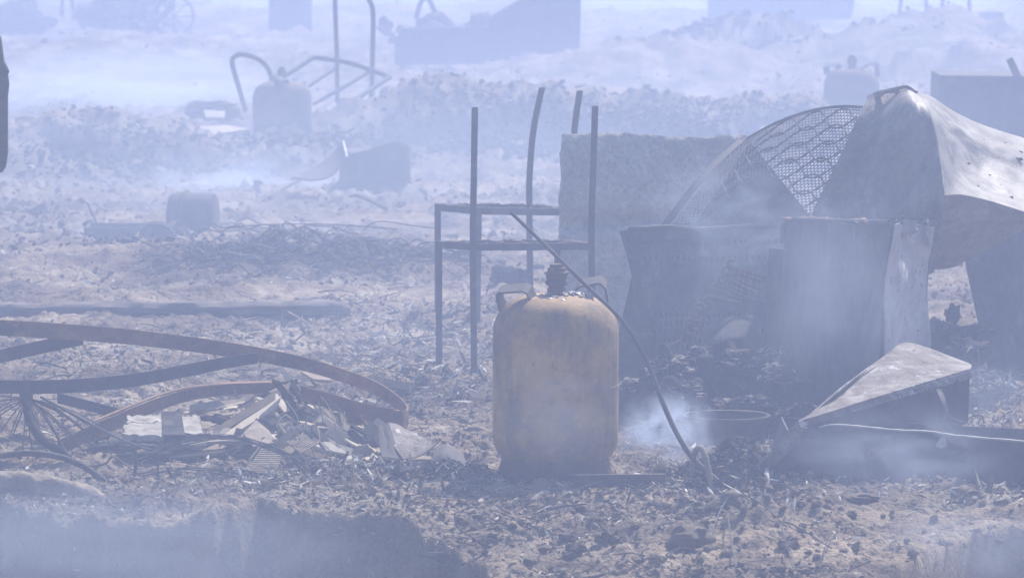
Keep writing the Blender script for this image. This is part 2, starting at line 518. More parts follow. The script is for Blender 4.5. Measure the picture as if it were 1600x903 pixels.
def thing(name, loc, label, cat, group=None):
    o = bpy.data.objects.new(name, None)
    COL.objects.link(o); o.location = loc; o.empty_display_size = .05
    WORLD[o.name] = Vector(loc)
    return tag(o, label, cat, group)
def copy_tree(o, loc=None, rz=0.0, parent=None, rot=None):
    c = o.copy(); COL.objects.link(c); WORLD[c.name] = WORLD[o.name]
    if parent is not None: c.parent = parent
    if loc is not None:
        c.location = loc; c.rotation_euler = rot if rot else (0, 0, rz)
    for ch in [q for q in bpy.data.objects if q.parent == o]:
        copy_tree(ch, parent=c)
    return c
def arrays_mesh(name, verts, faces, mat, kind, smooth=False):
    """verts (n,3), faces (m,k) arrays"""
    me = bpy.data.meshes.new(name)
    m, k = faces.shape
    me.vertices.add(len(verts)); me.vertices.foreach_set('co', verts.astype(np.float32).ravel())
    me.loops.add(m * k); me.loops.foreach_set('vertex_index', faces.astype(np.int32).ravel())
    me.polygons.add(m); me.polygons.foreach_set('loop_start', np.arange(0, m * k, k, dtype=np.int32))
    me.polygons.foreach_set('use_smooth', np.full(m, smooth))
    me.materials.append(mat)
    me.update(calc_edges=True); me.validate()
    o = bpy.data.objects.new(name, me); COL.objects.link(o); WORLD[o.name] = Vector((0, 0, 0))
    o['kind'] = kind
    return o

# ------------------------------------------------------------------ ground sheet
tt = np.concatenate([-np.geomspace(14, .135, 34), np.linspace(-.128, .128, 520), np.geomspace(.135, 14, 34)])
ys = [-14., -8, -3, 1, 4, 6, 8, 9, 9.6, 9.9]
y = 10.0
while y < 170:
    ys.append(y)
    y += .0085 if y < 13.2 else (.0085 + (y - 13.2) * .0022 if y < 30 else y * .006)
ys = np.array(ys)
YY, TT = np.meshgrid(ys, tt, indexing='ij')
XX = TT * np.maximum(YY, 9.5)
ZZ = gz(XX, YY)
nr, nc = YY.shape
idx = np.arange(nr * nc).reshape(nr, nc)
quads = np.stack([idx[:-1, :-1], idx[:-1, 1:], idx[1:, 1:], idx[1:, :-1]], -1).reshape(-1, 4)
ground = arrays_mesh('ground', np.stack([XX, YY, ZZ], -1).reshape(-1, 3), quads, EARTH, 'structure', True)
print('ground verts', nr * nc)

# ================================================================== OBJECTS
def patch(rows, nu, nv, amp=.0, seed=0, clampu=None):
    cols = [crom(r, nu) for r in rows]
    g = [crom([c[j] for c in cols], nv) for j in range(nu)]
    g = [[g[j][i] for j in range(nu)] for i in range(nv)]
    if amp:
        for i in range(nv):
            for j in range(nu):
                k = amp * float(fbm(j / nu * 5, i / nv * 5, seed, 3))
                e = min(1, 6 * min(i, j, nv - 1 - i, nu - 1 - j) / nu)
                g[i][j] = g[i][j] + Vector((.3, -1, .3)) * k * e
    return g
patch_ = patch
# ------------------------------------------------------------------ gas bottle
def make_bottle(c, label, group):
    t = thing('gas_bottle', c, label, 'gas bottle', group)
    c = Vector(c)
    r = .1505
    prof = [(.02, .020), (.085, .022), (.118, .034), (.138, .052), (.148, .074), (r, .098)]
    prof += [(r, z) for z in (.15, .2, .25, .3, .335)]
    for i in range(1, 13):
        a = i / 12 * math.pi / 2
        prof.append((.034 + (r - .034) * math.cos(a) ** .72, .335 + .097 * math.sin(a) ** .95))
    MB().lathe(prof, c, 64, wob=.0025, seed=3).build('body', ORANGE, t, 50.)
    MB().lathe([(.134, -.02), (.137, .0), (.137, .012), (.126, .045), (.122, .045), (.130, .01)], c, 48, wob=.012, seed=8, ring=True).build('foot_ring', RUST, t, 40.)
    MB().lathe([(r - .002, .210), (r + .0011, .2125), (r + .0011, .2165), (r - .002, .219)], c, 64, ring=True).build('weld_seam', ORANGE, t, 40.)
    # strap handles
    def strap(pts, wid):
        rr = []
        for a, b in zip(pts, pts[1:]):
            rr += [a.lerp(b, k) for k in (.1, .5, .9)]
        rr = [pts[0]] + rr + [pts[-1]]
        return MB().ribbon([q + c for q in rr], wid, .005)
    V = Vector
    strap([V((-.128, -.035, .402)), V((-.137, -.035, .447)), V((-.066, -.045, .452)), V((-.043, -.05, .402))], V((.006, .021, .0075))).build('handle', DARKSTEEL, t, 25.)
    strap([V((.036, .07, .40)), V((.055, .07, .452)), V((.108, .065, .462)), V((.122, .06, .448)), V((.131, .05, .385))], V((.002, .021, .007))).build('handle', DARKSTEEL, t, 25.)
    # valve: burnt stack
    vp = [(.019, .428), (.019, .446), (.016, .448), (.016, .452), (.021, .454), (.022, .463), (.017, .466), (.020, .469), (.0205, .479), (.024, .481), (.024, .484), (.017, .487),
          (.018, .494), (.013, .496), (.013, .503), (.003, .505)]
    vp = [(r_ * 1.08, .428 + (z - .428) * 1.02) for r_, z in vp]
    v = MB().lathe(vp, c + V((.002, 0, 0)), 20, wob=.2, seed=5).build('valve', RUST, t, 30.)
    m = MB()
    m.tube([c + V((.0, -.018, .474)), c + V((.0, -.024, .474))], .0045, 8)
    m.tube([c + V((-.024, -.004, .462)), c + V((-.017, -.016, .466)), c + V((.002, -.0225, .462)), c + V((.019, -.014, .467)), c + V((.025, .002, .463))], .003, 6)
    m.build('regulator_knob', DARKSTEEL, v, 30.)
    # melted plastic on the shoulder
    rr = random.Random(4)
    k = MB()
    for i in range(46):
        a = rr.uniform(-2.9, .4); d = rr.uniform(.02, .085)
        q = c + V((d * math.cos(a) + .012, d * math.sin(a), .434 - (d / .15) ** 2 * .035 + .003))
        k.lump(q, (rr.uniform(.003, .013), rr.uniform(.003, .012), rr.uniform(.0015, .006)), seed=i, sub=1, rough=.5, rot=rr.uniform(0, 6))
    k.lump(c + V((.078, -.03, .43)), (.011, .009, .016), seed=77, sub=2, rough=.7)
    k.tube([c + V((.046, -.055, .43)), c + V((.05, -.066, .422)), c + V((.043, -.07, .416))], .002, 5)
    k.tube([c + V((.09, -.03, .44)), c + V((.096, -.035, .44)), c + V((.093, -.036, .430))], .002, 5)
    k.build('melted_cap', SOOTGLOSS, t)
    return t
SOOTGLOSS = ramp_mat('melted_residue', [(.3, (.035, .034, .036)), (.5, (.16, .155, .15)), (.7, (.55, .53, .5))], scale=60, rough=.45, metal=.3, bumpd=.002, bscale=200, spec=.5)
bc = P(868, 745, 12.0); bc.z = P(868, 741, 12.0).z
bottle = make_bottle(bc, 'scorched orange gas bottle with strap handles standing in the foreground beside the bent rod', 'gas bottles')
q = P(441, 255, 25.7)
b2 = copy_tree(bottle, Vector((q.x, q.y, P(441, 128, 25.7).z - .43)), 1.2)
b2['label'] = 'hazy gas bottle half buried in the heap before the tubular bed frame'
q = P(1330, 228, 27.3)
b3 = copy_tree(bottle, Vector((q.x, q.y, P(1330, 108, 27.3).z - .43)), -.5)
for b_ in (b2, b3):
    for ch in b_.children:
        if ch.name.split('.')[0] in ('body', 'weld_seam'):
            ch.material_slots[0].link = 'OBJECT'; ch.material_slots[0].material = SOOTBODY
b3['label'] = 'hazy gas bottle behind the crumpled metal sheet, left of its peak'

# ------------------------------------------------------------------ bent rod and hooked pipe
rp = [P(799, 333, 11.93), P(835, 367, 11.90), P(880, 411, 11.86), P(925, 455, 11.83), P(962, 490, 11.80), P(992, 530, 11.79), P(1015, 575, 11.79), P(1036, 630, 11.76),
      P(1058, 678, 11.72), P(1083, 716, 11.69), P(1122, 752, on(1122, 762).y)]
rpts = crom(rp, 60)
o = MB().tube(rpts, [.0042 + .0024 * i / 59 for i in range(60)], 10).build('bent_rod', DARKSTEEL, None, 60.)
tag(o, 'long thin metal rod bending down across the right side of the foreground gas bottle', 'metal rod')
hy = on(1113, 768).y
hp = crom([P(1084, 762, hy + .06), P(1082, 730, hy + .06), P(1086, 706, hy + .05), P(1096, 701, hy + .04), P(1104, 722, hy + .02), P(1113, 770, hy)], 40)
o = MB().tube(hp, .0072, 10).build('hooked_pipe', STONE, None, 60.)
tag(o, 'short hooked metal pipe sticking out of the ash heap beside the rod foot', 'metal pipe')

# ------------------------------------------------------------------ chair frames
def chair(corners, posts, seat_rows, label, w=.0165):
    """corners: 4 (px, Y, bottom row, seat row); posts: index -> list of (px,row,Y) up to the top"""
    pb = [P(px, rb, Y) for px, Y, rb, sr in corners]
    ps = [P(px + dx, sr, Y) for (px, Y, rb, sr), dx in zip(corners, seat_rows)]
    base = sum(pb, Vector()) / 4
    t = thing('chair_frame', base, label, 'chair frame', 'burnt chair frames')
    for i in range(4):
        b = pb[i] - Vector((0, 0, .03))
        if i in posts:
            pts = crom([b, ps[i]] + [P(*q) for q in posts[i]], 14)
            m = MB()
            vs = []
            for k, q in enumerate(pts):
                for a, bb in ((-1, -1), (1, -1), (1, 1), (-1, 1)):
                    vs.append(q + Vector((a * w / 2, bb * w / 2, 0)))
            fs = [(3, 2, 1, 0)]
            for k in range(13):
                for j in range(4):
                    fs.append((4 * k + j, 4 * k + (j + 1) % 4, 4 * k + 4 + (j + 1) % 4, 4 * k + 4 + j))
            # open tube end with a recess
            tp = vs[-4:]
            cen = sum(tp, Vector()) / 4
            inn = [cen + (q - cen) * .72 for q in tp]; dn = [q - Vector((0, 0, .02)) for q in inn]
            n0 = len(vs); vs += inn + dn
            for j in range(4):
                fs.append((n0 - 4 + j, n0 - 4 + (j + 1) % 4, n0 + (j + 1) % 4, n0 + j))
                fs.append((n0 + j, n0 + (j + 1) % 4, n0 + 4 + (j + 1) % 4, n0 + 4 + j))
            fs.append((n0 + 4, n0 + 5, n0 + 6, n0 + 7))
            m.add(vs, fs).build('back_post', DARKSTEEL, t)
        else:
            MB().bar(b, ps[i] + Vector((0, 0, .002)), w, w).build('leg', DARKSTEEL, t)
    for i in range(4):
        a, b = ps[i], ps[(i + 1) % 4]
        d = (b - a).normalized()
        MB().bar(a + d * (w / 2 + .001) - Vector((0, 0, w * .5)), b - d * (w / 2 + .001) - Vector((0, 0, w * .5)), w * .82, w * 1.05, Vector((0, 0, 1))).build('seat_rail', DARKSTEEL, t)
    # ash and burnt webbing left on the rails
    m = MB(); rr = random.Random(len(label))
    for i in range(4):
        a, b = ps[i], ps[(i + 1) % 4]
        for k in range(16):
            m.lump(a.lerp(b, rr.uniform(.08, .92)) + Vector((0, 0, .002)), (rr.uniform(.005, .02), .006, rr.uniform(.001, .004)), seed=k + 50 * i, sub=1, rough=.5)
    m.build('seat_residue', ASHDIM, t)
    return t
# corner order goes round: front-left leg, near post, right post, far leg
chair([(686, 14.55, 592, 377), (741, 14.30, 590, 381), (928, 14.38, 575, 380), (871, 14.62, 560, 376)],
      {1: [(740, 300, 14.31), (742, 168, 14.36)], 2: [(926, 290, 14.39), (930, 166, 14.43)]}, [0, -2, -4, 0],
      'nearer burnt chair frame whose two upright posts flank the pale slab edge', .0185)
chair([(684, 16.35, 500, 319), (745, 16.05, 515, 325), (886, 16.2, 505, 327), (829, 16.5, 470, 320)],
      {3: [(828, 265, 16.52), (834, 200, 16.55), (847, 137, 16.58)], 2: [(897, 210, 16.24), (906, 142, 16.27)]}, [0, 3, 5, -2],
      'farther burnt chair frame with a bowed post, standing behind the nearer frame', .0205)

# ------------------------------------------------------------------ scorched slab (insulation panel)
def bilin(c, u, v):
    a, b, d, e = c          # bottom-left, bottom-right, top-right, top-left
    return a * (1 - u) * (1 - v) + b * u * (1 - v) + d * u * v + e * (1 - u) * v
sl = [P(866, 640, 14.85), P(1160, 640, 15.15), P(1172, 214, 15.32), P(878, 209, 15.05)]
t = thing('scorched_slab', (sl[0] + sl[1]) / 2, 'rough pale scorched panel standing upright behind the chair frames', 'panel')
g = []
for i in range(90):
    row = []
    for j in range(70):
        u, v = j / 69, i / 89
        q = bilin(sl, u, v)
        d = .003 * float(fbm(u * 9, v * 11, 4, 3)) + .014 * float(fbm(u * 1.6 + 2, v * 2.2, 14, 2)) - .035 * math.exp(-((v - .66 - .05 * u) / .035) ** 2) + (.012 if v < .64 + .05 * u else 0) + .0025 * float(vnoise(u * 60, v * 70, 8))
        q.y += .32 * max(0, v - .86) ** 1.35
        if i == 89: q.z += .004 * float(vnoise(u * 30, 1.5, 3)) - .005
        q.z += .006 * v * float(vnoise(u * 3.1, .5, 6))
        if j == 0: q.x += .006 * float(vnoise(v * 25, .5, 2))
        row.append(q + Vector((0, -1, 0)) * d)
    g.append(row)
m = MB().sheet(g, .012)
m.build('front_face', FOAM, t, 60.)
g2 = [bilin(sl, u, v) + Vector((0, .06, -.03 * v)) for u, v in ((.004, 0), (.996, 0), (.996, .985), (.004, .985))]
MB().prism(g2, Vector((0, .05, -.004))).build('core', FOAM, t)

# ------------------------------------------------------------------ perforated plates
def perforated(surf, cells, hole, th=.0012):
    """surf(u,v)->point; cells: list of (polygon of outer uv points, list of hole uv points) with equal counts"""
    vs = []; fs = []
    for outer, inner in cells:
        n = len(outer); o = len(vs)
        vs += [surf(*q) for q in outer] + [surf(*q) for q in inner]
        fs += [(o + k, o + (k + 1) % n, o + n + (k + 1) % n, o + n + k) for k in range(n)]
    return vs, fs
ms = [P(1036, 372, 14.25), P(1264, 345, 13.95), P(1348, 168, 14.10), P(1168, 217, 14.55)]
def mesh_surf(u, v):
    q = bilin(ms, u, v)
    arch = 4 * u * (1 - u)
    return q + Vector((0, -.07 * arch - .10 * math.sin(math.pi * v) * .8, .035 * arch * v + .028 * math.sin(math.pi * v) * (1 - u)))
cells = []
nu, nv = 36, 38
for j in range(nv):
    for i in range(nu):
        cu = (i + .5 + (.5 if j % 2 else 0)) / (nu + .5); cv = (j + .5) / nv
        a = [(cu + .577 / nu * math.cos(k * math.pi / 3 + math.pi / 6) * 1.0, cv + .667 / nv * math.sin(k * math.pi / 3 + math.pi / 6)) for k in range(6)]
        h = .74
        cells.append((a, [(cu + (x - cu) * h, cv + (y - cv) * h) for x, y in a]))
t = thing('perforated_screen', mesh_surf(.5, 0), 'curved perforated metal screen patterned with wavy wires, leaning left of the crumpled sheet', 'metal screen')
vs, fs = perforated(mesh_surf, cells, None)
o = MB().add(vs, fs).build('perforated_sheet', DARKSTEEL, t)
md = o.modifiers.new('thickness', 'SOLIDIFY'); md.thickness = .0014
for n0 in range(7):                       # wavy wires, each its own piece
    v0 = .06 + n0 * .14
    for sg in (1, -1):
        pts = []
        for k in range(46):
            u = .18 + .80 * k / 45
            v = v0 + sg * .085 * math.sin(u * 13 + (0 if sg > 0 else .0)) + .10 * u * 0
            if 0.01 < v < .99:
                pts.append(mesh_surf(u, v) + Vector((0, -.004, 0)))
        if len(pts) > 4:
            MB().tube(pts, .0026, 5).build('wire', DARKSTEEL, t, 60.)
MB().tube([mesh_surf(k / 24, 1.0) for k in range(25)], .0045, 6).build('rim_wire', PLATE, t, 60.)
MB().ribbon([mesh_surf(-.035, k / 12) + Vector((-.004, .0, .004)) for k in range(13)], Vector((.014, .004, .002)), .004).build('edge_strip', DARKSTEEL, t, 40.)
# dark board behind the screen
pl = [P(1040, 420, 14.62), P(1290, 420, 14.55), P(1264, 335, 14.55), P(1172, 222, 14.68)]
o = MB().prism(pl, Vector((.0, .018, 0))).build('charred_board', CHARWOOD, None)
tag(o, 'dark charred board leaning behind the left half of the perforated screen', 'board')

# slotted crate panel
sp = [P(1034, 640, 13.70), P(1225, 640, 13.62), P(1226, 352, 13.90), P(986, 362, 13.95)]
def slot_surf(u, v):
    return bilin(sp, u, v) + Vector((.008 * float(vnoise(v * 5, u * 2, 8)), -.012 * math.sin(u * 9) * math.sin(v * 7) + .035 * float(fbm(u * 2.4, v * 2.8, 91, 3)), .016 * v * float(vnoise(u * 4.2, .3, 92))))
t = thing('slotted_crate', (sp[0] + sp[1]) / 2, 'blackened slotted metal crate standing behind the serpentine coil', 'crate')
cells = []
nu, nv = 26, 22
for j in range(nv):
    for i in range(nu):
        u0, u1, v0, v1 = i / nu, (i + 1) / nu, j / nv, (j + 1) / nv
        sh = .25 / nu * (1 if j % 2 else -1)
        outer = [(u0, v0), (u1, v0), (u1, v1), (u0, v1)]
        um, vm = (u0 + u1) / 2 + sh, (v0 + v1) / 2
        hw, hh = .20 / nu, .33 / nv
        if i in (0, nu - 1) or j in (12, 13, 14, 15, 16, 17, 19, nv - 1) or (j < 3):
            hw = hh = .002 / nu
        if j == 20:
            hw, hh = .30 / nu, .25 / nv
        cells.append((outer, [(um - hw, vm - hh), (um + hw, vm - hh), (um + hw * 1.2, vm + hh), (um - hw * .8, vm + hh)]))
vs, fs = perforated(slot_surf, cells, None)
o = MB().add(vs, fs).build('slotted_panel', PLATE, t)
md = o.modifiers.new('thickness', 'SOLIDIFY'); md.thickness = .002
MB().tube(crom([slot_surf(-.01, .95), slot_surf(.005, 1.0), slot_surf(.03, 1.012)] + [slot_surf(.1 + .9 * k / 6, 1.012) for k in range(7)], 40), .008, 8).build('rolled_rim', DARKSTEEL, t, 60.)
MB().ribbon([slot_surf(-.03, v) + Vector((0, .005, 0)) for v in (1.0, .9, .75, .55, .3, 0)], Vector((.012, .006, 0)), .006).build('side_flange', DARKSTEEL, t, 40.)
bk = [bilin(sp, u, v) + Vector((0, .17, -.02)) for u, v in ((0, 0), (1, 0), (1, .97), (0, .97))]
MB().prism(bk, Vector((0, .006, 0))).build('back_panel', CHAR, t)
for u in (0.0, 1.0):
    MB().prism([slot_surf(u, 0) + Vector((0, .004, 0)), slot_surf(u, .99) + Vector((0, .004, 0)), slot_surf(u, .97) + Vector((0, .157, 0)), slot_surf(u, 0) + Vector((0, .157, 0))],
               Vector((.004 if u == 0 else -.004, 0, 0))).build('side_panel', DARKSTEEL, t)
# soot board against the crate foot, left
pl = [P(940, 640, 13.78), P(1040, 650, 13.60), P(1005, 440, 13.92), P(990, 420, 13.95)]
o = MB().prism(pl, Vector((.0, .02, 0))).build('charred_board', CHARWOOD, None)
tag(o, 'black charred board propped against the left side of the slotted crate', 'board')

# serpentine coil
def z3(x, y, Y): return P(950 + x / 3.01, 350 + y / 3.01, Y)
Ls = [(568, 178), (540, 212), (524, 255), (494, 287), (458, 350), (414, 382), (404, 416), (376, 452), (362, 492)]
Rr = [(742, 220), (738, 262), (722, 318), (700, 352), (640, 366), (478, 388), (468, 412), (444, 452), (432, 492), (392, 528)]
pts = []
for i in range(9):
    Yi = 13.52 - .03 * (i / 8)
    lx, ly = Ls[i]
    r0 = Rr[i]; r1 = Rr[i + 1]
    pts += [z3(lx + 24, ly - 8, Yi), z3(lx + 4, ly - 6, Yi - .004), z3(lx - 4, ly + 12, Yi - .006), z3(lx + 16, ly + 24, Yi - .002)]
    tx, ty = (r1[0] * .96 + lx * .04, r1[1] - 4)
    pts += [z3((lx + tx) / 2, (ly + 24 + ty) / 2 - 4, Yi), z3(tx, ty - 8, Yi), z3(tx + 6, ty, Yi + .012), z3(tx - 8, ty + 10, Yi + .02)]
    if i < 8:
        nx, ny = Ls[i + 1]
        pts += [z3((nx + tx) / 2, (ny + ty) / 2 + 4, Yi + .012)]
t = thing('condenser_coil', z3(500, 600, 13.5), 'thin serpentine metal tube coil hanging in front of the slotted crate', 'coil')
MB().tube(crom(pts, 330), .0046, 6).build('serpentine_tube', RUST, t, 60.)
MB().tube(crom([z3(372, 505, 13.5), z3(345, 545, 13.49), z3(302, 572, 13.48), z3(275, 610, 13.48), z3(262, 680, 13.47)], 24), .0042, 6).build('tail_tube', RUST, t, 60.)
MB().tube(crom([z3(362, 490, 13.5), z3(346, 560, 13.48), z3(335, 640, 13.47), z3(332, 700, 13.46)], 20), .0042, 6).build('tail_tube', RUST, t, 60.)
for k in range(15):
    x = 560 + k * 12.5
    y0 = 190 + (x - 560) * .26; y1 = min(395, 300 + (x - 560) * .35)
    MB().tube([z3(x, y0, 13.507), z3(x - 12, (y0 + y1) / 2, 13.505), z3(x - 22, y1, 13.50)], .0008, 4).build('cooling_wire', WIRE, t)

g_ = patch_([[z3(430, 690, 13.35), z3(560, 690, 13.36), z3(705, 690, 13.38)], [z3(440, 560, 13.38), z3(570, 545, 13.36), z3(708, 535, 13.40)], [z3(488, 456, 13.46), z3(600, 436, 13.44), z3(716, 428, 13.47)]], 26, 22, .0025, 44)
o = MB().sheet(g_, .004).build('bent_plate', PLATE, None, 40.)
tag(o, 'bent grey plate propped below the serpentine coil, behind the charred lumps', 'plate')
# ------------------------------------------------------------------ upright burnt appliance
def plate_grid(c, n, m, amp, seed, nrm, ragged=0):
    g = []
    for i in range(m):
        row = []
        for j in range(n):
            u, v = j / (n - 1), i / (m - 1)
            q = bilin(c, u, v) + Vector(nrm) * (amp * float(fbm(u * 3, v * 3, seed, 3)) + amp * .06 * math.sin(u * 38))
            if ragged and i >= m - 2:
                q += Vector((0, 0, ragged * float(vnoise(u * 13, i * .7, seed + 3))))
            row.append(q)
        g.append(row)
    return g
A0, A1, A2 = P(1222, 640, 13.35), P(1366, 655, 13.10), P(1440, 640, 13.42)
B0, B1, B2 = P(1226, 345, 13.35), P(1390, 350, 13.10), P(1459, 352, 13.42)
t = thing('burnt_appliance', A1, 'upright boxy burnt appliance with one dark face and a sunlit face coloured paler', 'appliance')
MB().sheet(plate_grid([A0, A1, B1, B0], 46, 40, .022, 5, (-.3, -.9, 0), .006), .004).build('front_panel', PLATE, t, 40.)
MB().sheet(plate_grid([A1 + Vector((.003, 0, 0)), A2, B2, B1 + Vector((.003, 0, 0))], 20, 40, .016, 9, (.7, -.7, 0), .010), .004).build('side_panel', PALEPLATE, t, 40.)  # side turned to the sun gets a paler material, its light painted in
A3, B3 = A0 + (A2 - A1) * .96, B0 + (B2 - B1) * .96
MB().prism([A0 + Vector((.004, .004, 0)), A3, B3, B0 + Vector((.004, .004, 0))], Vector((.003, 0, 0))).build('back_panel', DARKSTEEL, t)
MB().prism([A3 + Vector((.01, 0, 0)), A2 + Vector((-.006, .0, 0)), B2 + Vector((-.006, 0, -.01)), B3 + Vector((.01, 0, -.01))], Vector((0, .003, 0))).build('back_panel', DARKSTEEL, t)
top = [B0 + Vector((.01, .006, -.012)), B1 + Vector((0, .006, -.012)), B2 + Vector((-.006, .0, -.012)), B3 + Vector((.01, -.004, -.012))]
g = []
for i in range(16):
    row = []
    for j in range(30):
        u, v = j / 29, i / 15
        row.append(bilin(top, u, v) + Vector((0, 0, .012 * float(fbm(u * 6, v * 4, 15, 3)))))
    g.append(row)
MB().sheet(g, .003).build('top_panel', RUST, t, 40.)
# rolled edge with rounded left corner
MB().tube(crom([B0 + Vector((-.004, 0, -.06)), B0 + Vector((-.002, -.002, -.015)), B0 + Vector((.02, -.004, .003))] + [B0.lerp(B1, k / 6) + Vector((0, -.004, .003)) for k in range(1, 7)], 40), .0075, 8).build('rolled_edge', PLATE, t, 60.)
m = MB(); rr = random.Random(8)
for i in range(9):
    q = B0.lerp(B1, .08 + .092 * i) + Vector((0, .03 + rr.uniform(-.02, .03), .004))
    m.lump(q, (rr.uniform(.014, .03), .03, rr.uniform(.004, .009)), seed=i + 5, sub=2, rough=.6)
m.build('melted_rim', RUST, t, 50.)
# the molten lobe and flap on the sunlit side, in the same paler colour
MB().lump(B1.lerp(B2, .30) + Vector((.0, -.004, -.012)), (.042, .02, .028), seed=21, sub=3, rough=.35).build('melted_lobe', PALEPLATE, t, 60.)
MB().lump(B1.lerp(B2, .80) + Vector((.004, .0, -.022)), (.016, .018, .036), seed=23, sub=3, rough=.4).build('melted_lobe', PALEPLATE, t, 60.)
for i in range(9):
    a = B1.lerp(B2, i / 9 - .05) + Vector((0, .01, .004)); b = a + Vector((rr.uniform(.01, .03), rr.uniform(-.02, .03), rr.uniform(-.004, .012)))
    MB().tube(crom([a, a.lerp(b, .5) + Vector((0, 0, rr.uniform(0, .008))), b], 7), rr.uniform(.002, .005), 5).build('twisted_scrap', DARKSTEEL, t)
# narrow side plate left of it
pl = [P(1186, 640, 13.52), P(1230, 640, 13.50), P(1226, 390, 13.50), P(1202, 387, 13.54)]
o = MB().prism(pl, Vector((.004, .012, .0))).build('narrow_plate', PLATE, None)
tag(o, 'narrow dark plate standing against the left side of the upright appliance', 'plate')

# ------------------------------------------------------------------ crumpled metal sheet
t = thing('crumpled_sheet', P(1440, 560, 13.8), 'large pale crumpled metal sheet peaking above the upright appliance', 'metal sheet')
left = patch([[P(1358, 150, 13.97), P(1372, 143, 13.965), P(1392, 140, 13.96), P(1402, 140, 13.95)],
              [P(1340, 185, 13.89), P(1358, 180, 13.885), P(1375, 178, 13.87), P(1386, 172, 13.85)],
              [P(1310, 250, 13.84), P(1338, 245, 13.835), P(1352, 240, 13.82), P(1362, 235, 13.80)],
              [P(1272, 325, 13.83), P(1312, 325, 13.825), P(1326, 325, 13.80), P(1336, 325, 13.79)],
              [P(1252, 380, 13.82), P(1295, 380, 13.815), P(1310, 380, 13.80), P(1325, 380, 13.78)]], 24, 40, .003, 2)
mid = patch([[P(1402, 140, 13.95), P(1418, 137, 13.92), P(1432, 146, 13.87)],
             [P(1386, 172, 13.85), P(1415, 160, 13.76), P(1452, 178, 13.66)],
             [P(1362, 235, 13.80), P(1410, 230, 13.70), P(1467, 235, 13.54)],
             [P(1336, 325, 13.79), P(1400, 320, 13.66), P(1475, 306, 13.40)],
             [P(1325, 380, 13.78), P(1400, 385, 13.66), P(1466, 372, 13.58)],
             [P(1325, 440, 13.78), P(1400, 445, 13.70), P(1459, 425, 13.74)]], 34, 60, .005, 6)
right = patch([[P(1432, 146, 13.87), P(1455, 152, 13.97), P(1490, 175, 14.08), P(1535, 196, 14.15), P(1600, 217, 14.22), P(1690, 246, 14.3)],
               [P(1452, 178, 13.66), P(1475, 190, 13.78), P(1510, 210, 13.92), P(1550, 228, 14.0), P(1610, 250, 14.06), P(1695, 280, 14.1)],
               [P(1467, 235, 13.54), P(1490, 240, 13.72), P(1525, 258, 13.83), P(1565, 275, 13.86), P(1615, 293, 13.88), P(1700, 320, 13.9)],
               [P(1475, 306, 13.40), P(1500, 305, 13.46), P(1535, 312, 13.52), P(1570, 322, 13.55), P(1620, 338, 13.58), P(1705, 362, 13.6)]], 60, 44, .008, 12)
under = patch([[P(1475, 306, 13.40), P(1500, 305, 13.46), P(1535, 312, 13.52), P(1570, 322, 13.55), P(1620, 338, 13.58), P(1705, 362, 13.6)],
               [P(1466, 372, 13.58), P(1500, 372, 13.60), P(1535, 362, 13.62), P(1570, 350, 13.64), P(1620, 349, 13.66), P(1705, 372, 13.68)],
               [P(1459, 421, 13.74), P(1492, 416, 13.74), P(1520, 400, 13.74), P(1560, 380, 13.74), P(1620, 352, 13.76), P(1705, 380, 13.76)]], 40, 26, .004, 16)
for nm, g in (('left_fold', left), ('middle_face', mid), ('upper_face', right), ('under_face', under)):
    MB().sheet(g, .0035).build('sheet_face', GREYSHEET, t, 50.)
# rolled ridge on the peak
MB().tube(crom([P(1357, 152, 14.0), P(1378, 144, 13.93), P(1400, 139, 13.90), P(1418, 136, 13.89), P(1432, 145, 13.86)], 24), .0055, 7).build('rolled_ridge', GREYSHEET, t, 60.)
MB().tube(crom([P(1360, 168, 13.98), P(1372, 152, 13.93), P(1386, 143, 13.91), P(1405, 144, 13.90)], 20), .006, 7).build('rolled_ridge', GREYSHEET, t, 60.)
# torn leaf-shaped hole scar and small flakes
m = MB()
for (x, y, s) in ((1588, 250, 9), (1596, 236, 5), (1578, 310, 6), (1535, 218, 3), (1570, 222, 3), (1527, 292, 4), (1565, 290, 3), (1545, 275, 3), (1510, 255, 4)):
    q = None
    bu, bv, bd = 0, 0, 1e9
    for i in range(0, 44):
        for j in range(0, 60):
            c = right[i][j]; pr = c - Vector((0, 0, CAMZ))
            w = P(x, y, c.y)
            d = (w - c).length
            if d < bd: bd = d; q = c
    MB().lump(q + Vector((0, -.004, 0)), (s * .0016, .002, s * .0006), seed=x, sub=2, rough=.7).build('soot_scab', CHAR, t)
# leaning dark plate at the right edge
pl = [P(1548, 600, 14.35), P(1720, 620, 14.5), P(1720, 320, 14.7), P(1600, 358, 14.62), P(1507, 406, 14.52)]
o = MB().prism(pl, Vector((.004, .03, 0))).build('leaning_plate', PLATE, None)
tag(o, 'dark flat plate leaning under the right end of the crumpled sheet', 'plate')

# ------------------------------------------------------------------ bent tray and overturned box, lower right
t = thing('bent_cover', P(1380, 700, 12.0), 'bent metal cover with a pale speckled top rising to a blunt peak', 'metal cover')
top_ = patch([[P(1243, 661, 11.72), P(1295, 645, 11.78), P(1345, 629, 11.85), P(1400, 612, 11.93), P(1450, 597, 12.0), P(1517, 577, 12.1)],
              [P(1268, 645, 11.78), P(1310, 622, 11.90), P(1355, 600, 12.0), P(1405, 584, 12.08), P(1455, 577, 12.14), P(1518, 572, 12.18)],
              [P(1300, 618, 11.88), P(1335, 592, 12.03), P(1372, 567, 12.15), P(1410, 549, 12.24), P(1455, 553, 12.26), P(1516, 570, 12.24)],
              [P(1318, 603, 11.94), P(1352, 578, 12.08), P(1385, 555, 12.22), P(1410, 537, 12.32), P(1440, 541, 12.32), P(1512, 568, 12.29)]], 60, 36, .010, 31)
MB().sheet(top_, .004).build('top_face', COVER, t, 50.)
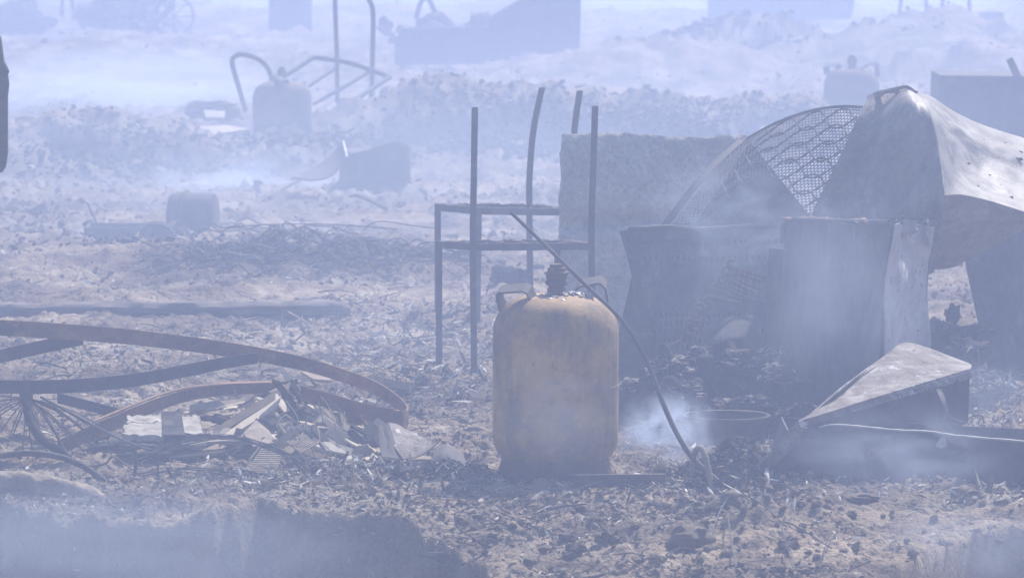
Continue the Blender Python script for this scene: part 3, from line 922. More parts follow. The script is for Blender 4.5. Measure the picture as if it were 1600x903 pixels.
MB().ribbon(crom([P(1243, 664, 11.715), P(1295, 650, 11.772), P(1345, 635, 11.842), P(1400, 619, 11.922), P(1450, 604, 11.992), P(1517, 586, 12.092)], 30), Vector((0, .003, .0075)), .003).build('front_lip', COVER, t, 40.)
MB().sheet(patch([[P(1186, 724, 11.70), P(1215, 697, 11.71), P(1242, 664, 11.72)], [P(1206, 730, 11.72), P(1232, 705, 11.74), P(1262, 668, 11.77)]], 20, 8, .002, 3), .003).build('side_flange', COVER, t, 40.)
MB().sheet(patch([[P(1300, 646, 11.83), P(1380, 622, 11.97), P(1450, 603, 12.06), P(1515, 583, 12.13)], [P(1290, 720, 11.9), P(1380, 705, 12.04), P(1450, 690, 12.08), P(1512, 660, 12.14)]], 20, 10, .004, 5), .003).build('shade_sheet', DARKSTEEL, t, 40.)  # dark sheet put in for the shade inside the cover

t = thing('overturned_box', P(1420, 768, 11.8), 'dark overturned metal box with a lit top edge drawn as a bright line at the lower right', 'metal box')
fr = [P(1212, 735, 11.72), P(1640, 775, 11.70), P(1640, 692, 11.76), P(1230, 672, 11.76)]
MB().sheet(plate_grid(fr, 50, 14, .006, 41, (0, -1, 0)), .004).build('front_panel', CHAR, t, 40.)
bt = [v_ + Vector((0, .28, .0)) for v_ in fr]
MB().prism([bt[0], bt[1], bt[2], bt[3]], Vector((0, .004, 0))).build('back_panel', DARKSTEEL, t)
MB().prism([fr[0] + Vector((0, .005, .01)), fr[1] + Vector((0, .005, .01)), bt[1] + Vector((0, -.003, .01)), bt[0] + Vector((0, -.003, .01))], Vector((0, 0, .004))).build('floor_panel', CHAR, t)
MB().prism([fr[0] + Vector((.0, .005, 0)), bt[0] + Vector((0, -.003, 0)), bt[3] + Vector((0, -.003, 0)), fr[3] + Vector((0, .005, 0))], Vector((.004, 0, 0))).build('side_panel', DARKSTEEL, t)
MB().tube(crom([P(1280, 667, 11.752), P(1300, 664, 11.748), P(1330, 665, 11.746), P(1400, 672, 11.746), P(1450, 674, 11.746), P(1500, 681, 11.746), P(1640, 693, 11.746)], 40), [(.0018 + .0010 * min(1, k / 8)) * (1 + .2 * math.sin(k * 2.3)) for k in range(40)], 7).build('lit_edge', SILVER, t, 60.)  # bright tube stands for the light along the box's top edge
MB().lathe([(.009, 0), (.013, 0), (.013, .004), (.009, .004)], P(1364, 709, 11.728), 20, Matrix.Rotation(math.pi / 2, 3, 'X'), ring=True).build('grommet', RUST, t, 40.)
MB().lump(P(1472, 692, 11.735), (.013, .003, .014), seed=4, sub=2).build('paint_flake', PALEPLATE, t, 50.)
for pts in ([P(1368, 659, 11.9), P(1384, 656, 11.9), P(1390, 664, 11.9)], [P(1412, 661, 11.93), P(1430, 663, 11.93), P(1434, 670, 11.93)]):
    MB().tube(crom(pts, 10), .0018, 5).build('wire_stub', WIRE, t)
# curled strip of paper-like scrap inside
o = MB().ribbon(crom([P(1466, 608, 12.0), P(1474, 625, 11.98), P(1478, 642, 11.97), P(1474, 660, 11.96)], 14), Vector((.006, .004, 0)), .001).build('curled_strip', COVER, None, 50.)
tag(o, 'pale curled strip hanging under the right end of the bent cover', 'metal strip')
for i, pts in enumerate(([P(1477, 640, 11.96), P(1485, 652, 11.95), P(1500, 658, 11.95), P(1515, 662, 11.95)],
            [P(1505, 661, 11.97), P(1520, 650, 11.97), P(1534, 650, 11.97), P(1537, 662, 11.97)],
            [P(1415, 660, 12.0), P(1460, 661, 12.0), P(1505, 662, 12.0)])):
    o = MB().tube(crom(pts, 16), .0016, 5).build('thin_wire', WIRE, None)
    tag(o, ['pale wire curling out from under the end of the bent cover', 'small wire arch over the box edge right of the bent cover', 'straight wire lying along the box edge under the bent cover'][i], 'wire', 'thin wires by the bent cover')
o = MB().tube(crom([on(1498, 585) , P(1505, 560, 13.0), P(1518, 541, 13.0), P(1527, 542, 13.0), P(1530, 565, 13.0), P(1529, 610, 12.95), P(1528, 655, 12.9)], 30), .0018, 5).build('wire_loop', WIRE, None)
tag(o, 'tall thin wire hoop standing behind the end of the bent cover', 'wire')
o = MB().tube(crom([P(1532, 600, 12.9), P(1545, 598, 12.9), P(1558, 604, 12.9), P(1562, 612, 12.9), P(1558, 624, 12.9)], 20), .0045, 6).build('bent_pipe', DARKSTEEL, None, 60.)
tag(o, 'short dark bent pipe on the pale rubble at the right edge', 'metal pipe')

# ------------------------------------------------------------------ cooking pot
pc = P(1135, 715, 12.75)
t = thing('cooking_pot', pc, 'open sooty cooking pot half sunk behind the ash heap', 'pot')
rz_ = P(1135, 651, 12.75).z - pc.z
MB().lathe([(.0, .004), (.085, .0), (.092, .006), (.098, rz_ * .5), (.104, rz_ - .004), (.110, rz_), (.110, rz_ + .002), (.1015, rz_ - .002), (.094, rz_ * .5), (.088, .012), (.0, .012)], pc, 48, wob=.006).build('pot_body', PLATE, t, 40.)
MB().lathe(ring=True, prof=[(.104, rz_ + .001), (.111, rz_ + .001), (.1125, rz_ + .004), (.109, rz_ + .0065), (.1035, rz_ + .005)], c=pc, n=48, wob=.006).build('rolled_rim', DARKSTEEL, t, 40.)
hz = pc + Vector((0, 0, rz_ - .006))
MB().ribbon(crom([hz + Vector((.098, -.02, -.002)), hz + Vector((.118, -.022, .002)), hz + Vector((.131, -.008, .003)), hz + Vector((.131, .012, .003)), hz + Vector((.118, .025, .002)), hz + Vector((.099, .022, -.002))], 24), Vector((0, 0, .006)), .003).build('handle', RUST, t, 40.)
MB().ribbon(crom([hz + Vector((-.098, -.02, -.012)), hz + Vector((-.122, -.02, -.014)), hz + Vector((-.134, 0, -.014)), hz + Vector((-.122, .02, -.014)), hz + Vector((-.099, .02, -.012))], 24), Vector((0, 0, .005)), .003).build('handle', RUST, t, 40.)
MB().tube([pc + Vector((.094, -.05, rz_ - .006)), pc + Vector((.092, -.055, .02))], .004, 6).build('spout_seam', RUST, t)

# ------------------------------------------------------------------ charred lumps behind the pot
lumps = [(1048, 610, 13.0, 42, 46, 'charred lump nearest the rod, with a frayed grey top'), (1062, 640, 12.9, 44, 36, 'low charred lump left of the cooking pot'),
         (1140, 600, 13.15, 58, 48, 'largest charred lump, right behind the cooking pot'), (1222, 625, 13.0, 44, 50, 'charred lump between the cooking pot and the upright appliance'),
         (1205, 590, 13.2, 34, 38, 'small charred lump against the foot of the upright appliance'), (1128, 648, 12.95, 34, 18, 'flat charred lump showing just above the pot rim'),
         (985, 640, 13.2, 26, 40, 'charred lump just right of the foreground gas bottle'), (1100, 575, 13.3, 30, 26, 'small charred lump below the serpentine coil'), (1178, 655, 12.92, 40, 30, 'low charred lump behind the right side of the pot rim'), (1246, 668, 12.75, 34, 34, 'charred lump between the pot handle and the bent cover'), (1020, 690, 12.9, 30, 22, 'low charred lump in the smoke left of the pot')]
for i, (px, py, Y, hw, hh, lab) in enumerate(lumps):
    k = mpp(Y)
    hh *= 1.15; hw *= 1.08; py -= 4
    base = P(px, py + hh, Y)
    t = thing('charred_lump', base, lab, 'charred lump', 'charred lumps behind the pot')
    c = P(px, py, Y)
    MB().lump(c, (hw * k, hw * k * .8, hh * k), seed=100 + i, sub=4, rough=.38, freq=2.2).build('lump_core', CHAR, t, 60.)
    m = MB(); rr = random.Random(i)
    for n in range(80):                       # frayed ashy crust on the upper side
        a = rr.uniform(0, 6.28); e = rr.uniform(.45, 1.3)
        d = Vector((math.cos(a) * math.cos(e) * hw, math.sin(a) * math.cos(e) * hw * .8, math.sin(e) * hh)) * k * rr.uniform(.86, 1.02)
        m.lump(c + d, (rr.uniform(.004, .016), rr.uniform(.004, .014), rr.uniform(.002, .006)), seed=n, sub=1, rough=.9, rot=a)
    m.build('ash_crust', ASHDIM, t)

# ------------------------------------------------------------------ twisted steel hoop, left
t = thing('twisted_steel_hoop', P(300, 720, 12.5), 'large twisted rusty steel strip hoop arching over the board heap at the left', 'steel hoop')
def strip(pix, hw, th, nm, mat=RUST, n=70, nx=0.0):
    pts = [P(x, y, Y) for x, y, Y in pix]
    c = crom(pts, n)
    ws = []
    for i in range(n):
        h = hw if not isinstance(hw, list) else float(np.interp(i / (n - 1), np.linspace(0, 1, len(hw)), hw))
        ws.append(Vector((0, nx, 1)).normalized() * h)
    return MB().ribbon(c, ws, th).build(nm, mat, t, 40.)
strip([(-160, 508, 13.0), (0, 512, 12.9), (100, 518, 12.88), (200, 526, 12.86), (300, 538, 12.85), (400, 553, 12.84), (480, 570, 12.83), (540, 588, 12.80), (590, 608, 12.74), (622, 630, 12.66),
       (637, 648, 12.55), (628, 655, 12.46), (600, 650, 12.40), (560, 640, 12.38), (515, 626, 12.38), (470, 614, 12.40)],
      [.0195, .0205, .0195, .0185, .0175, .018, .020, .021, .020, .018], .0045, 'hoop_strip', RUSTWARM, 120)
strip([(465, 600, 12.62), (430, 605, 12.60), (350, 609, 12.55), (290, 618, 12.52), (240, 634, 12.48), (190, 655, 12.45), (140, 677, 12.42), (90, 700, 12.40)], [.0125, .014, .0155, .018, .019], .0045, 'inner_strip', RUSTWARM, 60)
# lit top flange of the inner strip (angle section)
fl = crom([P(470, 596, 12.65), P(430, 597, 12.63), P(350, 599, 12.58), P(290, 606, 12.55), P(240, 620, 12.51), P(190, 640, 12.48), P(140, 661, 12.45)], 50)
MB().ribbon(fl, Vector((0, .014, .001)), .003).build('top_flange', RUSTWARM, t, 40.)
fl = crom([P(470, 612, 12.42), P(515, 620, 12.41), P(560, 634, 12.41), P(600, 644, 12.43), P(625, 645, 12.50)], 40)
MB().ribbon(fl, [Vector((-.004, .024, .004))] * 40, .003).build('bottom_flange', RUSTWARM, t, 40.)
strip([(-160, 602, 12.75), (0, 604, 12.72), (80, 604, 12.72), (150, 600, 12.73), (220, 592, 12.75), (290, 579, 12.77), (350, 567, 12.80), (402, 559, 12.822)], [.0175, .0175, .017, .016, .014], .0045, 'brace_strip', DARKSTEEL, 60)
strip([(-160, 596, 12.97), (-60, 572, 12.95), (0, 557, 12.93), (70, 541, 12.90), (130, 528, 12.885)], .0175, .0045, 'brace_strip', DARKSTEEL, 40)
MB().ribbon([P(578, 592, 12.93), P(600, 598, 12.95), P(640, 605, 12.96)], Vector((0, .01, .010)), .004).build('end_tab', DARKSTEEL, t)
MB().ribbon([P(90, 622, 12.70), P(140, 634, 12.66), P(200, 650, 12.64)], Vector((0, .006, .012)), .004).build('cross_strip', DARKSTEEL, t)

# ------------------------------------------------------------------ spoked hub, tubes, log
hub = P(42, 622, 12.35)
t = thing('spoked_hub', P(60, 730, 12.3), 'burnt spoked wheel hub fanning thin spokes at the left edge', 'wheel hub')
MB().lathe([(.004, -.03), (.016, -.026), (.016, -.018), (.010, -.014), (.010, .014), (.017, .018), (.017, .026), (.004, .03)], hub, 20, Matrix.Rotation(1.1, 3, 'X')).build('hub', DARKSTEEL, t, 40.)
rr = random.Random(5)
ends = [(-60, 650), (-40, 672), (-10, 690), (10, 700), (34, 712), (52, 714), (75, 710), (100, 702), (122, 690), (140, 678), (158, 664), (-70, 630), (132, 706), (108, 714), (-20, 655), (66, 690), (20, 680), (90, 680), (118, 662), (150, 690), (-50, 700)]
for i, (x, y) in enumerate(ends):
    e = P(x, y, 12.35 + rr.uniform(-.09, .06))
    mid_ = hub.lerp(e, .5) + Vector((rr.uniform(-.006, .006), 0, .012))
    MB().tube(crom([hub, mid_, e], 9), .0019, 5).build('spoke', WIRE, t)
def rod(name, pix, r, mat, label, cat, group=None, n=30, sides=8, flat=1.0):
    pts = crom([P(*q) for q in pix], n)
    rr_ = r if not isinstance(r, (tuple, list)) else [float(np.interp(i / (n - 1), np.linspace(0, 1, len(r)), r)) for i in range(n)]
    o = MB().tube(pts, rr_, sides).build(name, mat, None, 60.)
    return tag(o, label, cat, group)
rod('burnt_branch', [(42, 630, 12.30), (46, 655, 12.27), (62, 682, 12.23), (85, 700, 12.2), (108, 716, 12.17)], [.0105, .0115, .012, .011, .009], CHARWOOD, 'thick crooked grey branch slanting down below the spoked hub', 'branch', sides=12)
rod('bent_tube', [(-60, 722, 11.82), (0, 712, 11.8), (45, 708, 11.78), (90, 713, 11.77), (130, 728, 11.76), (172, 758, 11.75)], .0075, PLATE, 'smooth bent tube curving over the grey log at the lower left', 'tube', sides=12)
rod('thin_rod', [(64, 620, 12.33), (110, 645, 12.25), (160, 672, 12.18), (215, 697, 12.1), (266, 709, 12.05)], [.0035, .004, .0035, .003], DARKSTEEL, 'thin dark rod running from the spoked hub to the white block', 'rod')
rod('crooked_twig', [(118, 722, 12.02), (140, 728, 12.0), (165, 724, 11.99), (176, 713, 11.98), (210, 709, 11.97), (268, 708, 11.96)], .0028, WIRE, 'crooked pale twig lying flat across the stalks at the lower left', 'twig')
rod('dry_stalk', [(176, 712, 11.95), (215, 738, 11.93), (250, 762, 11.92), (272, 786, 11.9)], .0028, CHARWOOD, 'dark stalk slanting down to the bank edge below the white block', 'stalk', 'dark stalks at the lower left')
rod('dry_stalk', [(211, 700, 11.94), (211, 742, 11.93), (206, 780, 11.92)], .0042, CHARWOOD, 'thick upright dark stalk below the crooked twig', 'stalk', 'dark stalks at the lower left')
rod('dry_stalk', [(246, 705, 11.93), (247, 745, 11.92), (248, 785, 11.91)], .0026, CHARWOOD, 'thin upright dark stalk right of the thick upright stalk', 'stalk', 'dark stalks at the lower left')
rod('pale_stick', [(200, 773, 11.76), (216, 783, 11.74), (232, 793, 11.73)], [.0035, .0045, .003], ASHWOOD, 'short pale stick on the bank edge at the lower left', 'stick')
# big ashy log on the bank
lp = crom([P(-90, 750, 11.62), P(0, 754, 11.60), P(60, 760, 11.58), P(120, 773, 11.56), P(163, 787, 11.54)], 40)
m = MB(); n = 26
vs = []; fs = []
for i, q in enumerate(lp):
    for k in range(n):
        a = 2 * math.pi * k / n
        r_ = .030 * (1 + .13 * float(vnoise(i * .35, math.cos(a) * 2 + 4, 6)) + .10 * float(vnoise(i * .9, math.sin(a) * 3 + a, 7))) * (1 if i < 37 else .93 - .08 * (i - 37))
        vs.append(q + Vector((.15 * math.cos(a) * r_, math.cos(a) * r_, math.sin(a) * r_)))
for i in range(39):
    for k in range(n):
        fs.append((i * n + k, i * n + (k + 1) % n, (i + 1) * n + (k + 1) % n, (i + 1) * n + k))
fs.append(tuple(range(39 * n, 40 * n)))
o = m.add(vs, fs).build('ashy_log', STONE, None, 60.)
tag(o, 'thick grey ash-covered log on the bank edge at the lower left', 'log')

# ------------------------------------------------------------------ board heap
def shard_mesh(seed, L, Wd, T, n=7):
    """splintered plate: irregular outline, thickness, slight warp; about 40 triangles"""
    rr = random.Random(seed)
    top = []
    for i in range(n):
        u = i / (n - 1) * 2 - 1
        top.append((u * L / 2, Wd / 2 * (1 + rr.uniform(-.28, .12)) * (1 if 0 < i < n - 1 else rr.uniform(.3, .9))))
    bot = [(x + rr.uniform(-.03, .03) * L, -w * rr.uniform(.7, 1.1)) for x, w in top][::-1]
    out = top + bot
    wz = rr.uniform(-.10, .10) * L
    up = [Vector((x, y, T / 2 + wz * (x / L) ** 2 * 4)) for x, y in out]
    dn = [Vector((x * .99, y * .98, -T / 2 + wz * (x / L) ** 2 * 4)) for x, y in out]
    N = len(out)
    fs = []
    for i in range(n - 1):
        a, b, c, d = i, i + 1, N - 2 - i, N - 1 - i
        fs.append((a, d, c, b)); fs.append((N + a, N + b, N + c, N + d))
    for i in range(N):
        j = (i + 1) % N
        fs.append((i, j, N + j, N + i))
    me = bpy.data.meshes.new('board_shard')
    me.from_pydata([tuple(q) for q in up + dn], [], fs)
    bm = bmesh.new(); bm.from_mesh(me); bmesh.ops.recalc_face_normals(bm, faces=bm.faces); bm.to_mesh(me); bm.free()
    return me
SHARDS = [shard_mesh(900 + i, L, w, th) for i, (L, w, th) in enumerate([(.17, .022, .007), (.13, .018, .008), (.21, .026, .006), (.10, .04, .005), (.15, .014, .008), (.085, .05, .005), (.12, .045, .005), (.19, .016, .007), (.07, .03, .005), (.09, .012, .006), (.24, .018, .006), (.13, .03, .004)])]
for me in SHARDS: me.materials.append(ASHWOOD)
SHARDS_D = []
for me in SHARDS:
    c = me.copy(); c.materials.clear(); c.materials.append(CHARWOOD); SHARDS_D.append(c)
def place(me, name, loc, rot, sc, label, cat, group):
    o = bpy.data.objects.new(name, me); COL.objects.link(o)
    o.location = loc; o.rotation_euler = rot; o.scale = (sc, sc, sc) if not isinstance(sc, tuple) else sc
    WORLD[o.name] = Vector(loc)
    return tag(o, label, cat, group)
rr = random.Random(77)
def board_zone(px, f):
    if px < 330: return 'round the white block at the left end of the heap'
    if px > 560: return 'at the right end of the heap beside the torn sheet'
    side = 'left' if px < 450 else 'right'
    if f < .34: return 'near the top of the heap on its %s side' % side
    if f < .68: return 'halfway down the %s slope of the heap' % side
    return 'low at the front of the heap on its %s side' % side
def heap_top(px):     # photo row of the heap outline
    return float(np.interp(px, [180, 230, 300, 360, 420, 470, 520, 570, 610, 650], [690, 668, 655, 630, 603, 597, 612, 640, 655, 690]))
for i in range(292):
    px = rr.choice([rr.gauss(480, 62), rr.gauss(470, 75), rr.uniform(195, 640)])
    px = min(645, max(190, px))
    top = heap_top(px); row = top + (725 - top) * rr.random() ** .85
    f = (row - top) / (725 - top)
    q_lift = .012
    Y = 12.70 - .50 * f + rr.uniform(-.05, .05)
    q = P(px, row, Y)
    q.z = max(q.z, gz1(q.x, q.y) + .012)
    s = rr.uniform(.7, 1.4)
    side = 1 if px < 450 else -1
    if f < .3: s *= .65
    # boards fan down from the top of the heap
    tilt = rr.gauss(.42, .25) * side * (-1)
    yaw = rr.gauss(0, .45)
    roll = rr.gauss(.62, .38)
    if px < 360: tilt *= .35; yaw *= .7; roll *= .6
    dark = rr.random() < .33
    place(rr.choice(SHARDS_D if dark else SHARDS), 'board_shard', q, (roll, tilt, yaw), s, ('splintered charred black board ' if dark else 'splintered ash-grey board ') + board_zone(px, f), 'board fragment', ('charred' if dark else 'ash-grey') + ' boards in the heap')
# long pale boards on the left slope of the heap
for k, (a, b, wv, lab) in enumerate((
        (P(330, 682, 12.30), P(452, 606, 12.52), Vector((.004, .026, .012)), 'long pale board climbing the left slope of the heap, upper of two'),
        (P(345, 690, 12.24), P(436, 628, 12.42), Vector((.004, .022, .010)), 'long pale board climbing the left slope of the heap, lower of two'),
        (P(296, 640, 12.72), P(395, 628, 12.8), Vector((.0, .012, .008)), 'thin flat board lying behind the white block'))):
    o = MB().ribbon([a, a.lerp(b, .3) + Vector((0, 0, .003)), a.lerp(b, .7), b], wv, .007).build('long_board', ASHWOOD, None)
    tag(o, lab, 'board')
# white block
t = thing('white_block', P(240, 690, 12.25), 'whitened flat block with a dark strip standing for a shadow across it on the left of the heap', 'block')
w0, w1, w2, w3 = P(193, 680, 12.20), P(292, 680, 12.20), P(288, 648, 12.42), P(196, 650, 12.42)
nn = Vector((0, -.004, .006))
def blk(u0, u1, v0, v1, th=.016):
    c = [w0, w1, w2, w3]; g = []
    for i in range(9):
        row = []
        for k in range(14):
            u = u0 + (u1 - u0) * k / 13; v = v0 + (v1 - v0) * i / 8
            if i in (0, 8): v += .05 * float(vnoise(u * 17, v * 3, 7))
            if k in (0, 13): u += .03 * float(vnoise(v * 13, u * 3, 8))
            row.append(bilin(c, u, v) + Vector((0, .001, -th / 2 + .003 * float(fbm(u * 7, v * 7, 9, 2)))))
        g.append(row)
    return MB().sheet(g, th)
blk(0, .64, 0, .62).build('lower_slab', WHITE, t)
blk(.02, .62, .68, 1).build('upper_slab', WHITE, t)
blk(.93, 1.25, .1, .95).build('end_slab', WHITE, t)
c = [w0, w1, w2, w3]
MB().prism([bilin(c, .62, -.03), bilin(c, .97, -.05), bilin(c, .95, 1.1), bilin(c, .62, 1.12)], Vector((0, -.003, .004))).build('shadow_strip', CHAR, t)  # dark strip laid over the block in place of a cast shadow
blk(-.03, 1.3, -.12, .95, .01).build('under_board', CHARWOOD, t)
for o in t.children:
    if o.name.startswith('under'): o.location.z -= .018
o = MB().lump(P(345, 655, 12.5), (.045, .03, .012), seed=5, sub=3, rough=.4).build('charred_lump', CHAR, None, 50.)
tag(o, 'flat charred lump lying behind the white block', 'charred lump')
for (pix, lab) in (([(330, 672, 12.34), (350, 668, 12.33), (392, 672, 12.27), (372, 690, 12.22), (325, 690, 12.22)], 'broad pale plate between the white block and the heap'),
                   ([(380, 676, 12.24), (400, 656, 12.32), (420, 672, 12.26), (432, 690, 12.18), (396, 697, 12.14)], 'speckled pale plate leaning on the front of the heap'),
                   ([(420, 612, 12.56), (443, 600, 12.6), (452, 612, 12.56), (436, 622, 12.52)], 'small pale plate near the top of the heap'),
                   ([(500, 690, 12.1), (515, 690, 12.12), (552, 700, 12.08), (548, 710, 12.06), (510, 703, 12.05)], 'small bright plate low on the right of the heap'),
                   ([(470, 580, 13.4), (508, 580, 13.4), (518, 594, 13.3), (490, 592, 13.3)], 'pale flat sheet on the ground behind the hoop end')):
    o = MB().prism([P(*q) for q in pix], Vector((0, .003, -.006))).build('pale_plate', WHITE if 'bright' in lab else STONE, None)
    tag(o, lab, 'plate')
# corrugated pieces
def corrug(a, b, c_, d, n, lab):
    t = thing('corrugated_plate', (a + b) / 2, lab, 'corrugated plate', 'corrugated plates on the heap')
    for k in range(n):
        v0, v1 = k / n, (k + .62) / n
        q = [bilin([a, b, c_, d], 0, v0), bilin([a, b, c_, d], 1, v0), bilin([a, b, c_, d], 1, v1), bilin([a, b, c_, d], 0, v1)]
        MB().prism(q, Vector((0, -.005, .002))).build('ridge', STONE, t)
    MB().prism([a, b, c_, d], Vector((0, .006, -.002))).build('backing', CHARWOOD, t)
corrug(P(470, 708, 12.02), P(498, 692, 12.06), P(472, 678, 12.14), P(446, 690, 12.12), 10, 'ribbed plate standing at the middle of the heap, upper of two')
corrug(P(382, 742, 11.98), P(432, 742, 11.98), P(442, 700, 12.08), P(408, 700, 12.08), 13, 'ribbed plate at the front of the heap, lower of two')
# rusty sheet, brown scrap at the right foot of the heap
t = thing('torn_sheet', P(630, 720, 12.2), 'torn pale and rusty metal sheet folded at the right end of the heap', 'metal sheet')
MB().sheet(patch([[P(606, 660, 12.28), P(622, 664, 12.30), P(640, 676, 12.30)], [P(612, 690, 12.2), P(636, 688, 12.22), P(662, 684, 12.24)], [P(630, 718, 12.12), P(656, 712, 12.14), P(682, 694, 12.18)]], 16, 16, .003, 4), .003).build('pale_fold', COVER, t, 40.)
MB().sheet(patch([[P(590, 664, 12.24), P(608, 662, 12.25)], [P(594, 700, 12.16), P(622, 704, 12.17)], [P(600, 728, 12.10), P(642, 726, 12.10)]], 8, 14, .003, 6), .003).build('dark_fold', DARKSTEEL, t, 40.)
o = MB().sheet(patch([[P(682, 698, 12.15), P(700, 695, 12.16), P(720, 706, 12.16)], [P(676, 716, 12.08), P(702, 714, 12.06), P(730, 726, 12.08)], [P(680, 732, 12.04), P(705, 736, 12.03), P(734, 738, 12.04)]], 14, 12, .004, 9), .004).build('brown_scrap', DARKSTEEL, None, 40.)
tag(o, 'curved brown scrap of rusty metal left of the foreground gas bottle', 'scrap')
# lying soot-covered canister
a, b = P(636, 683, 13.05), P(712, 686, 12.95)
d = (b - a).normalized(); L = (b - a).length
M = d.to_track_quat('Z', 'Y').to_matrix()
t = thing('lying_canister', a.lerp(b, .5) - Vector((0, 0, .032)), 'soot-grey canister lying on its side left of the foreground gas bottle', 'canister')
MB().lathe([(.006, 0), (.028, .002), (.033, .012), (.033, L - .02), (.028, L - .006), (.008, L)], a, 28, M, wob=.02).build('body', STONE, t, 40.)
MB().ribbon([P(678, 663, 12.99), P(686, 667, 12.98), P(704, 667, 12.98), P(706, 662, 12.98)], Vector((0, .008, .0)), .003).build('lug', DARKSTEEL, t)
# wire bundle draped over the heap
t = thing('wire_bundle', P(420, 720, 12.0), 'bundle of thin wires draped over the front of the board heap', 'wire bundle')
for i in range(12):
    j = lambda s: rr.uniform(-s, s)
    pix = [(205 + j(30), 715 + j(8), 11.98), (290 + j(10), 690 + j(7), 12.02), (370 + j(8), 686 + j(6), 11.99), (430 + j(6), 700 + j(7), 11.96), (480 + j(8), 725 + j(8), 11.92), (508 + j(10), 752 + j(8), 11.86), (500 + j(25), 775 + j(10), 11.80), (440 + j(50), 785 + j(6), 11.74)]
    MB().tube(crom([P(*q) for q in pix], 34), rr.choice((.0008, .0011, .0015)), 5).build('wire', WIRE, t)
for i in range(8):
    j = lambda s: rr.uniform(-s, s)
    pix = [(180 + j(50), 752 + j(14), 11.88), (280 + j(20), 742 + j(12), 11.9), (370 + j(20), 745 + j(12), 11.88), (450 + j(20), 762 + j(12), 11.82)]
    MB().tube(crom([P(*q) for q in pix], 20), .0011, 5).build('wire', WIRE, t)
# loose sticks on the heap
for i in range(16):
    px = rr.uniform(440, 540); py = rr.uniform(620, 680)
    a = P(px, py, 12.18); b = P(px + rr.uniform(-40, 50), py + rr.uniform(15, 50), 12.1)
    o = MB().tube(crom([a, a.lerp(b, .5) + Vector((0, 0, .006)), b], 7), .0016, 5).build('thin_stick', WIRE, None)
    tag(o, 'thin dry stick lying across the right slope of the board heap', 'stick', 'thin sticks across the heap')

# ------------------------------------------------------------------ middle distance
o = MB()
bp_ = crom([P(-60, 487, 16.35), P(80, 486, 16.3), P(250, 488, 16.3), P(400, 486, 16.28), P(548, 484, 16.25)], 60)
vs = []; fs = []; n = 12
for i, q in enumerate(bp_):
    for k in range(n):
        a = 2 * math.pi * k / n
        sq = 1 / max(abs(math.cos(a)), abs(math.sin(a))) ** .6
        r_ = .032 * sq * (1 + .16 * float(vnoise(i * .5, a * 1.1, 31))) * (1 if i < 57 else .8 - .2 * (i - 57)) * (1 if i > 14 else .75)
        vs.append(q + Vector((0, math.cos(a) * r_ * 1.4, math.sin(a) * r_)))
for i in range(59):
    for k in range(n):
        fs.append((i * n + k, i * n + (k + 1) % n, (i + 1) * n + (k + 1) % n, (i + 1) * n + k))
fs += [tuple(range(n))[::-1], tuple(range(59 * n, 60 * n))]
o = o.add(vs, fs).build('charred_beam', CHARWOOD, None, 40.)
tag(o, 'long low charred beam lying on the ground behind the steel hoop', 'beam')
# wire heap
t = thing('wire_tangle', P(430, 425, 18.2), 'tangled dark wire matting heaped on the ground in the middle left', 'wire tangle')
m = MB()
for i in range(210):
    px = rr.uniform(285, 680); py = rr.uniform(358 if 380 < px < 560 else 385, 418)
    p0 = on(px, py)
    pts = [p0 + Vector((0, 0, .01))]
    d = rr.uniform(0, 6.28)
    for k in range(5):
        d += rr.uniform(-.9, .9)
        q = pts[-1] + Vector((math.cos(d) * .055, math.sin(d) * .03, 0))
        q.z = gz1(q.x, q.y) + rr.uniform(.004, .045)
        pts.append(q)
    m.tube(crom(pts, 12), rr.choice((.0018, .0025, .0035)), 4, caps=False)
o = m.build('loose_wires', WIRE, t); o['kind'] = 'stuff'
for pix in ([(568, 360, 18.2), (580, 350, 18.2), (600, 346, 18.2), (640, 352, 18.2), (690, 358, 18.2)], [(345, 356, 18.3), (400, 352, 18.3), (470, 350, 18.3), (540, 352, 18.3), (620, 358, 18.3)]):
    MB().tube(crom([P(*q) for q in pix], 24), .002, 6).build('long_wire', WIRE, t)
# pot on its side
t = thing('toppled_pot', P(305, 372, 19.9), 'dented sooty pot lying on its side beyond the wire tangle', 'pot')
c = P(291, 336, 19.9); M = Matrix.Rotation(math.pi / 2, 3, 'Y') @ Matrix.Identity(3)
M = Matrix.Rotation(-.18, 3, 'Z') @ M
MB().lathe([(.0, .118), (.078, .118), (.086, .112), (.088, .09), (.090, .0), (.097, -.002), (.097, .004), (.093, .008)], c, 40, M, wob=.03).build('pot_body', DARKSTEEL, t, 40.)
MB().lathe([(.080, -.062), (.088, -.05), (.091, -.012), (.086, -.012), (.074, -.055)], c, 40, M, wob=.04).build('pot_lid', PLATE, t, 40.)
MB().lathe([(.095, -.006), (.1, -.002), (.1, .004), (.095, .006)], c, 40, M, ring=True).build('rim_band', RUST, t, 40.)
